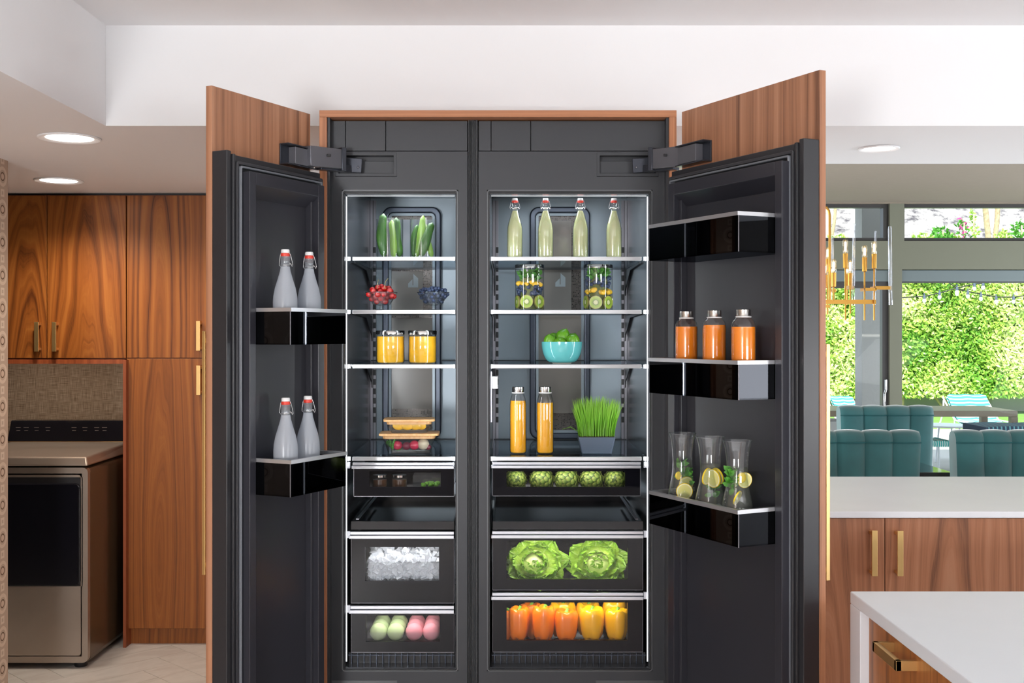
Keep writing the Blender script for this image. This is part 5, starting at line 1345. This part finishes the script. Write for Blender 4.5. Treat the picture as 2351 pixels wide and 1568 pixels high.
for (a, c, yy, z1, z0) in ((1986, 2011, 7.3, 661, 668), (2009, 2044, 7.3, 657, 665), (1939, 1960, 7.5, 657, 665), (1905, 1915, 7.5, 665, 672), (1880, 1905, 7.25, 700, 706)):
    b = MB(); b.box(X(a, yy), X(c, yy), yy - .01, yy + .01, Z(z0, yy), Z(z1, yy)); b.box(X(a, yy), X(a, yy) + .014, min(yy, Yh), max(yy, Yh), Z(z0, yy), Z(z1, yy)) ; build('side_arm', b, M['brass2'], t)
for (px, b1, b0, c0_, r0, yy) in ((1941, 548, 582, 615, 735, 7.4), (1985, 562, 591, 623, 735, 7.4), (2007, 553, 583, 616, 735, 7.38), (1914, 594, 626, 658, 690, 7.3), (1952, 595, 627, 658, 720, 7.5), (1900, 566, 594, 625, 722, 7.5), (1894, 603, 631, 660, 740, 7.35), (1945, 612, 630, 660, 700, 7.6)):
    x = X(px, yy); b = MB()
    b.tube([(x, yy, Z(r0, yy)), (x, yy, Z(c0_, yy))], .0055, 8); b.lathe([(.004, Z(c0_ + 2, yy)), (.0155, Z(c0_, yy)), (.0165, Z(b0 + 2, yy)), (.0165, Z(b0, yy))], (x, yy, 0), 16); h = build('bulb_holder', b, M['brass2'], t)
    z1, z0 = Z(b1, yy), Z(b0, yy)
    build('bulb', MB().lathe([(.0155, z0), (.018, z0 + .01), (.018, z1 - .012), (.012, z1 - .003), (.001, z1)], (x, yy, 0), 18, caps=False), M['bulbglass'], h)
    build('filament', MB().lathe([(.007, z0 + .014), (.0075, z0 + .02), (.0075, z1 - .025), (.005, z1 - .02)], (x, yy, 0), 10), M['bulbglow'], h)
for (px, y1, y0, yy, r, tl) in ((1961, 513, 702, 7.45, .0105, 2), (2010.5, 530, 700, 7.5, .0085, 4), (2043, 519, 700, 7.3, .0125, -2), (1911, 539, 690, 7.45, .0095, 0)):
    b = MB(); b.tube([P(px - tl, y0, yy), P(px, y1 + 6, yy), P(px + .3, y1, yy)], [r, r, r * .6], 12); build('acrylic_rod', b, M['acrylic'], t)

# ================================================================ OUTSIDE
b = MB(); b.box(-8, 14, YW + .28, 19.2, -.12, -.02); o = build('patio', b, M['patio']); struct(o)
b = MB(); b.box(-12, 22, 19.2, 90, -.12, -.04); o = build('lawn', b, M['lawn']); struct(o)
b = MB(); b.box(-8, 20, 23.96, 24.2, -.1, 1.1); o = build('garden_wall', b, M['gwall']); tag(o, 'low sage green garden wall behind the hedge trunks', 'garden wall')
b = MB(); b.box(X(1979, 13), X(2031, 13), 13, 13.26, -.02, 3.3); tag(build('patio_column', b, M['stucco']), 'grey stucco column standing on the patio', 'column')
b = MB(); b.box(-2, 14, YW + .3, 13.3, 3.25, 3.4); struct(build('patio_roof', b, M['beam']))
# hedge
YHg = 23.0
t = thing('hedge', 'tall clipped hedge of small bright green leaves across the garden', 'hedge', (7.5, YHg + .4, -.04))
random.seed(3)
b = MB(); nx, nz = 60, 20; X0, X1, Z0, Z1 = 3.0, 15.0, .42, 3.30
vs = []; fs = []
def hb(x, z): return .16 * noise.noise(Vector((x * .9, z * .9, 0))) + .10 * noise.noise(Vector((x * 2.6, z * 2.6, 4)))
for i in range(nx + 1):
    for j in range(nz + 1):
        x = X0 + (X1 - X0) * i / nx; z = Z0 + (Z1 - Z0) * j / nz; vs.append((x, YHg + .12 + hb(x, z), z))
for i in range(nx):
    for j in range(nz): a = i * (nz + 1) + j; fs.append((a, a + 1, a + nz + 2, a + nz + 1))
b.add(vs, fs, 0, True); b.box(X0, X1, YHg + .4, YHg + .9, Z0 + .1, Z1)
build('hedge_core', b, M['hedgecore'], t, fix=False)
b = MB(); LV = []; LF = []; LU = []
for k in range(52000):
    x = random.uniform(X0, X1 - 1.5) if k % 5 else random.uniform(4.5, 11.5); z = random.uniform(Z0 - .12, Z1); 
    if z < Z0 and random.random() < .4: continue
    y = YHg + hb(x, z) + random.uniform(-.10, .10); s = random.uniform(.035, .06); n = Vector((random.gauss(0, .5), -1, random.gauss(.35, .5))).normalized()
    a = random.uniform(0, 2 * PI); u = n.orthogonal().normalized(); u = Matrix.Rotation(a, 3, n) @ u; v = n.cross(u)
    c = Vector((x, y, z)); t0 = len(LV); q = min(1, max(0, .5 + .9 * noise.noise(Vector((x * 1.1, z * 1.1, 9))) + random.gauss(0, .22)))
    LV += [c - u * s, c + v * s * .42, c + u * s, c - v * s * .42]; LF.append((t0, t0 + 1, t0 + 2, t0 + 3)); LU += [(q, 0)] * 4
b.v = LV; b.f = LF; b.m = [0] * len(LF); b.s = [False] * len(LF); b.uv = LU; b.has_uv = True
tag(build('leaves', b, M['hedgeleaf'], t, fix=False), kind='stuff')
for xx, lean in ((5.35, .3), (5.9, -.1), (8.15, .05), (9.12, .0), (9.9, .1), (6.9, -.2)):
    yy = 23.3; b = MB(); b.tube([(xx, yy, -.05), (xx + lean * .2, yy, .2), (xx + lean * .7, yy, .7), (xx + lean, yy + .1, 1.3)], [.085, .07, .06, .05], 9); b.tube([(xx, yy, -.03), (xx - .25, yy, .3), (xx - .5, yy, .8)], [.03, .025, .02], 6)
    build('trunk', b, M['trunk'], t)
# hillside and planting seen through the high windows
def hbump(x, y): return 1.1 * noise.fractal(Vector((x * .10, y * .10, 2)), .8, 2.1, 5) 
b = MB(); vs = []; fs = []; nx, ny = 90, 60
for i in range(nx + 1):
    for j in range(ny + 1):
        x = 2 + 46 * i / nx; u = j / ny; y = 42 + 46 * u; vs.append((x, y, -.1 + 34 * u ** .9 + hbump(x, y)))
for i in range(nx):
    for j in range(ny): a = i * (ny + 1) + j; fs.append((a, a + 1, a + ny + 2, a + ny + 1))
b.add(vs, fs, 0, False); tag(build('hillside', b, M['hill'], fix=False), 'pale rocky hillside seen through the high windows', 'hillside')
def palm(px0, px1, Yy, r, label):
    b = MB(); x0 = X(px0, Yy); x1 = X(px1, Yy); path = [(x1 - (x1 - x0) * .25, Yy, -.1), (x1, Yy, Z(553, Yy) - .8), (x1 - .02, Yy, Z(540, Yy)), ((x0 + x1) / 2, Yy, Z(510, Yy)), (x0, Yy, Z(468, Yy)), (x0 - .1, Yy, Z(420, Yy))]
    t = thing('palm_tree', label, 'palm tree', (path[0][0], Yy, -.1), None, 'palms behind the hedge')
    build('trunk', b.tube(path, [r * 1.1, r, r, r, r * .95, r * .9], 12), M['trunk'], t)
    mb = MB(); top = Vector(path[-1])
    for k in range(12):
        a = 2 * PI * k / 12; leaf(mb, top, rotm(0, 1.0 + .4 * (k % 3), a), .5, .2, .5, .02, 6, 2)
    build('fronds', mb, M['mint'], t, fix=False)
palm(2261, 2270, 34, .085, 'leaning palm trunk outside the right high window')
palm(2291, 2287, 34, .075, 'straight palm trunk right beside the leaning one')
palm(1919, 1912, 34, .05, 'thin pale trunk outside the left high window')
def shrub(px, py, Yy, w_, h_, mat, label, n=120, blossom=0):
    x = X(px, Yy); zt_ = Z(py, Yy); mb = MB()
    mb.tube([(x, Yy, -.05), (x, Yy, zt_ - h_ * .2)], .02, 5, m=1)
    for k in range(n):
        a = random.uniform(-1, 1); c = random.uniform(-1, 1); leaf(mb, (x + a * w_ * .5, Yy + c * .2, zt_ - h_ * .5 + c * h_ * .5 * (1 - abs(a) * .5)), rotm(random.uniform(-1, 1), random.uniform(-2, 2), random.uniform(0, 6)), .11, .055, .3, .01, 2, 1, m=2 if random.random() < blossom else 0)
    o = build('shrub', mb, [M[mat], M['trunk'], M['pinkfl']], fix=False); tag(o, label, 'shrub', 'planting above the hedge')
Ysh = 27
shrub(2165, 518, Ysh, .40, .5, 'mint', 'dark green shrub outside the right high window', 150)
shrub(2125, 535, Ysh, .6, .35, 'hedgeleaf', 'low pale shrub left of the dark green shrub', 140)
shrub(2187, 538, Ysh, .5, .30, 'hedgeleaf', 'yellow-green shrub with red flowers above the hedge', 120, .15)
shrub(2214, 496, Ysh, .22, .85, 'mint', 'flowering stem with pink blossom above the hedge', 80, .35)
shrub(2236, 470, Ysh, .12, 1.1, 'hedgeleaf', 'tall thin leafy stem outside the right high window', 60)
shrub(2311, 528, Ysh, .38, .45, 'hedgeleaf', 'bright yellow-green shrub near the palm trunks', 110)
shrub(2346, 500, Ysh, .35, .9, 'mint', 'blue-green shrub at the right edge of the high window', 150)
shrub(1925, 535, Ysh, .45, .4, 'hedgeleaf', 'pale shrub outside the left high window', 90)
# string lights
for pts, lab in ((((2060, 684), (2125, 680), (2160, 672), (2200, 660), (2240, 652), (2260, 650)), 'string of bulbs hanging low at left before the hedge'), (((2180, 650), (2200, 664), (2225, 670), (2255, 676), (2290, 682), (2330, 682), (2370, 676)), 'string of bulbs hanging at right before the hedge')):
    Ys_ = 20.0; t = thing('string_lights', lab, 'string lights', P(pts[0][0], pts[0][1], Ys_), None, 'string lights in the garden')
    build('cable', MB().tube([P(a, c, Ys_) for a, c in pts], .010, 5), M['blk'], t)
    for (a, c) in pts[1:]:
        for off in (0,):
            q = P(a - 3, c + 6, Ys_); b = MB(); b.tube([q + Vector((0, 0, .10)), q], .012, 6); b.lathe([(.024, 0), (.026, .03), (.02, .06)], q, 10); s_ = build('socket', b, M['planter'], t)
            build('bulb', MB().sphere(q - Vector((0, 0, .035)), .034, 12, 8, (1, 1, 1.25)), M['wht'], s_)
# patio furniture
Yt = 13.0; zt = Z(943, Yt)
t = thing('outdoor_table', 'long bronze-framed table standing on the patio behind the chairs', 'table', (X(2100, Yt), Yt + .4, -.02))
build('top_frame', MB().box(X(1780, Yt), X(2337, Yt), Yt, Yt + .9, Z(957, Yt), zt), M['bronze'], t, bevel=.004)
for px in (2322, 1790):
    for yy in (Yt + .001, Yt + .82): build('leg', MB().box(X(px, Yt), X(px, Yt) + .078, yy, yy + .078, -.02, Z(957.5, Yt)), M['bronze'], t)
b = MB(); Yc2 = 12.2
t = thing('patio_bench', 'low bench with navy striped cushions before the bronze table', 'bench', (X(2300, Yc2), Yc2, -.02))
def cushion(mb, x0, x1, y0, y1, z0, z1, f=1.0):
    n = 16; vs = []; uv = []; fs = []
    for i in range(n + 1):
        u = i / n; bu = .012 * abs(math.sin(u * PI * 4))
        for (yy, zz) in ((y0, z0), (y0 - .01, z0 + (z1 - z0) * .5), (y0, z1 + bu), (y1, z1 + bu), (y1, z0)): vs.append((x0 + (x1 - x0) * u, yy, zz)); uv.append((u * f, 0))
    for i in range(n):
        for k in range(5): a = i * 5 + k; c = i * 5 + (k + 1) % 5; fs.append((a, c, c + 5, a + 5))
    fs.append((0, 1, 2, 3, 4)); fs.append(tuple(n * 5 + k for k in range(5))); mb.add(vs, fs, 0, True, uv)
mb = MB(); cushion(mb, X(2236, Yc2), 7.2, Yc2 - .3, Yc2 + .3, Z(991, Yc2), Z(976, Yc2), 3); build('cushion', mb, M['stripe2'], t)
b = MB(); b.box(X(2234, Yc2), 7.2, Yc2 - .28, Yc2 + .28, Z(997, Yc2), Z(991.5, Yc2)); build('seat_frame', b, M['wframe'], t)
for xx in (X(2240, Yc2), 7.1):
    for yy in (Yc2 - .26, Yc2 + .22): build('leg', MB().box(xx, xx + .03, yy, yy + .03, -.02, Z(997, Yc2)), M['wframe'], t)
def lounger(pxa, pxb, ytop, yseat, Yy, label, turn=0):
    xa, xb = X(pxa, Yy), X(pxb, Yy); zt_ = Z(ytop, Yy + .35); zs_ = .36; wd = xb - xa
    t = thing('garden_lounger', label, 'lounger', ((xa + xb) / 2, Yy, -.02), None, 'striped garden loungers')
    mb = MB(); n = 14; vs = []; uv = []; fs = []; 
    # back (leaning away), then seat reaching toward the house
    pts = [(Yy + .42, zt_), (Yy + .36, zt_ - .02), (Yy + .18, (zt_ + zs_) / 2), (Yy, zs_ + .02), (Yy - .3, zs_ - .03), (Yy - .6, zs_ + .02)]
    ln = 0
    for i, (yy, zz) in enumerate(pts):
        if i: ln += math.dist(pts[i], pts[i - 1])
        for k in range(7):
            a = k / 6; w_ = wd * (.80 if i == 0 else 1) ; sag = -.03 * math.sin(a * PI * 2) ** 2
            vs.append(((xa + xb) / 2 + (a - .5) * w_ + turn * (i * .05), yy + sag * .3, zz + sag * .4)); uv.append((ln * 1.05, a))
    for i in range(len(pts) - 1):
        for k in range(6): a = i * 7 + k; fs.append((a, a + 1, a + 8, a + 7))
    nn = len(vs); vs += [(v[0], v[1] + .05, v[2] - .03) for v in vs]; uv += uv; fs += [tuple(nn + q for q in f[::-1]) for f in fs]
    mb.add(vs, fs, 0, True, uv); build('striped_pad', mb, M['stripe'], t, fix=False)
    b = MB()
    for s, xx in ((-1, xa - .03), (1, xb + .03)):
        xx += turn * .05
        b.tube([(xx, Yy + .45, zt_ - .05), (xx, Yy, zs_), (xx, Yy - .6, zs_), (xx, Yy - .62, -.02)], .013, 6); b.tube([(xx + s * .10, Yy + .55, -.02), (xx + s * .05, Yy + .3, .45), (xx, Yy + .42, zt_ - .10)], .013, 6); b.tube([(xx, Yy, zs_), (xx, Yy + .05, -.02)], .013, 6)
    build('metal_frame', b, M['wframe'], t)
    return t
lounger(2197, 2288, 905, 0, 16.2, 'teal striped garden lounger beyond the bronze table, right')
lounger(1921, 1972, 909, 0, 16.6, 'teal striped garden lounger beside the stucco column, left', .3)
Yo = 13.4
t = thing('garden_footstool', 'low teal striped footstool on the patio behind the chair', 'footstool', (X(2150, Yo), Yo, -.02))
mb = MB(); cushion(mb, X(2120, Yo), X(2172, Yo), Yo - .2, Yo + .25, Z(1022, Yo), Z(1010, Yo), .8); build('cushion', mb, M['stripe'], t)
b = MB()
for xx in (X(2125, Yo), X(2170, Yo)): b.tube([(xx, Yo - .2, -.02), (xx, Yo - .2, .30), (xx, Yo + .2, .30), (xx, Yo + .2, -.02)], .012, 6)
build('metal_frame', b, M['wframe'], t)
b = MB(); t = thing('side_table', 'small pale metal side table on the patio', 'table', (X(2165, 14.4), 14.4, -.02))
build('tabletop', MB().lathe([(.32, .42), (.32, .44), (.001, .44)], (X(2170, 14.4), 14.4, 0), 28), M['wframe'], t)
for k in range(4):
    a = PI / 4 + k * PI / 2; build('leg', MB().tube([(X(2170, 14.4) + .28 * math.cos(a), 14.4 + .28 * math.sin(a), -.02), (X(2170, 14.4) + .18 * math.cos(a), 14.4 + .18 * math.sin(a), .42)], .011, 6), M['wframe'], t)
b = MB(); b.lathe([(.20, -.02), (.24, .0), (.26, .62), (.27, .64), (.24, .64), (.22, .05)], (X(1900, 12.6), 12.6, 0), 28); tag(build('garden_bin', b, M['stucco']), 'round grey planter bin at the left edge of the patio view', 'planter')
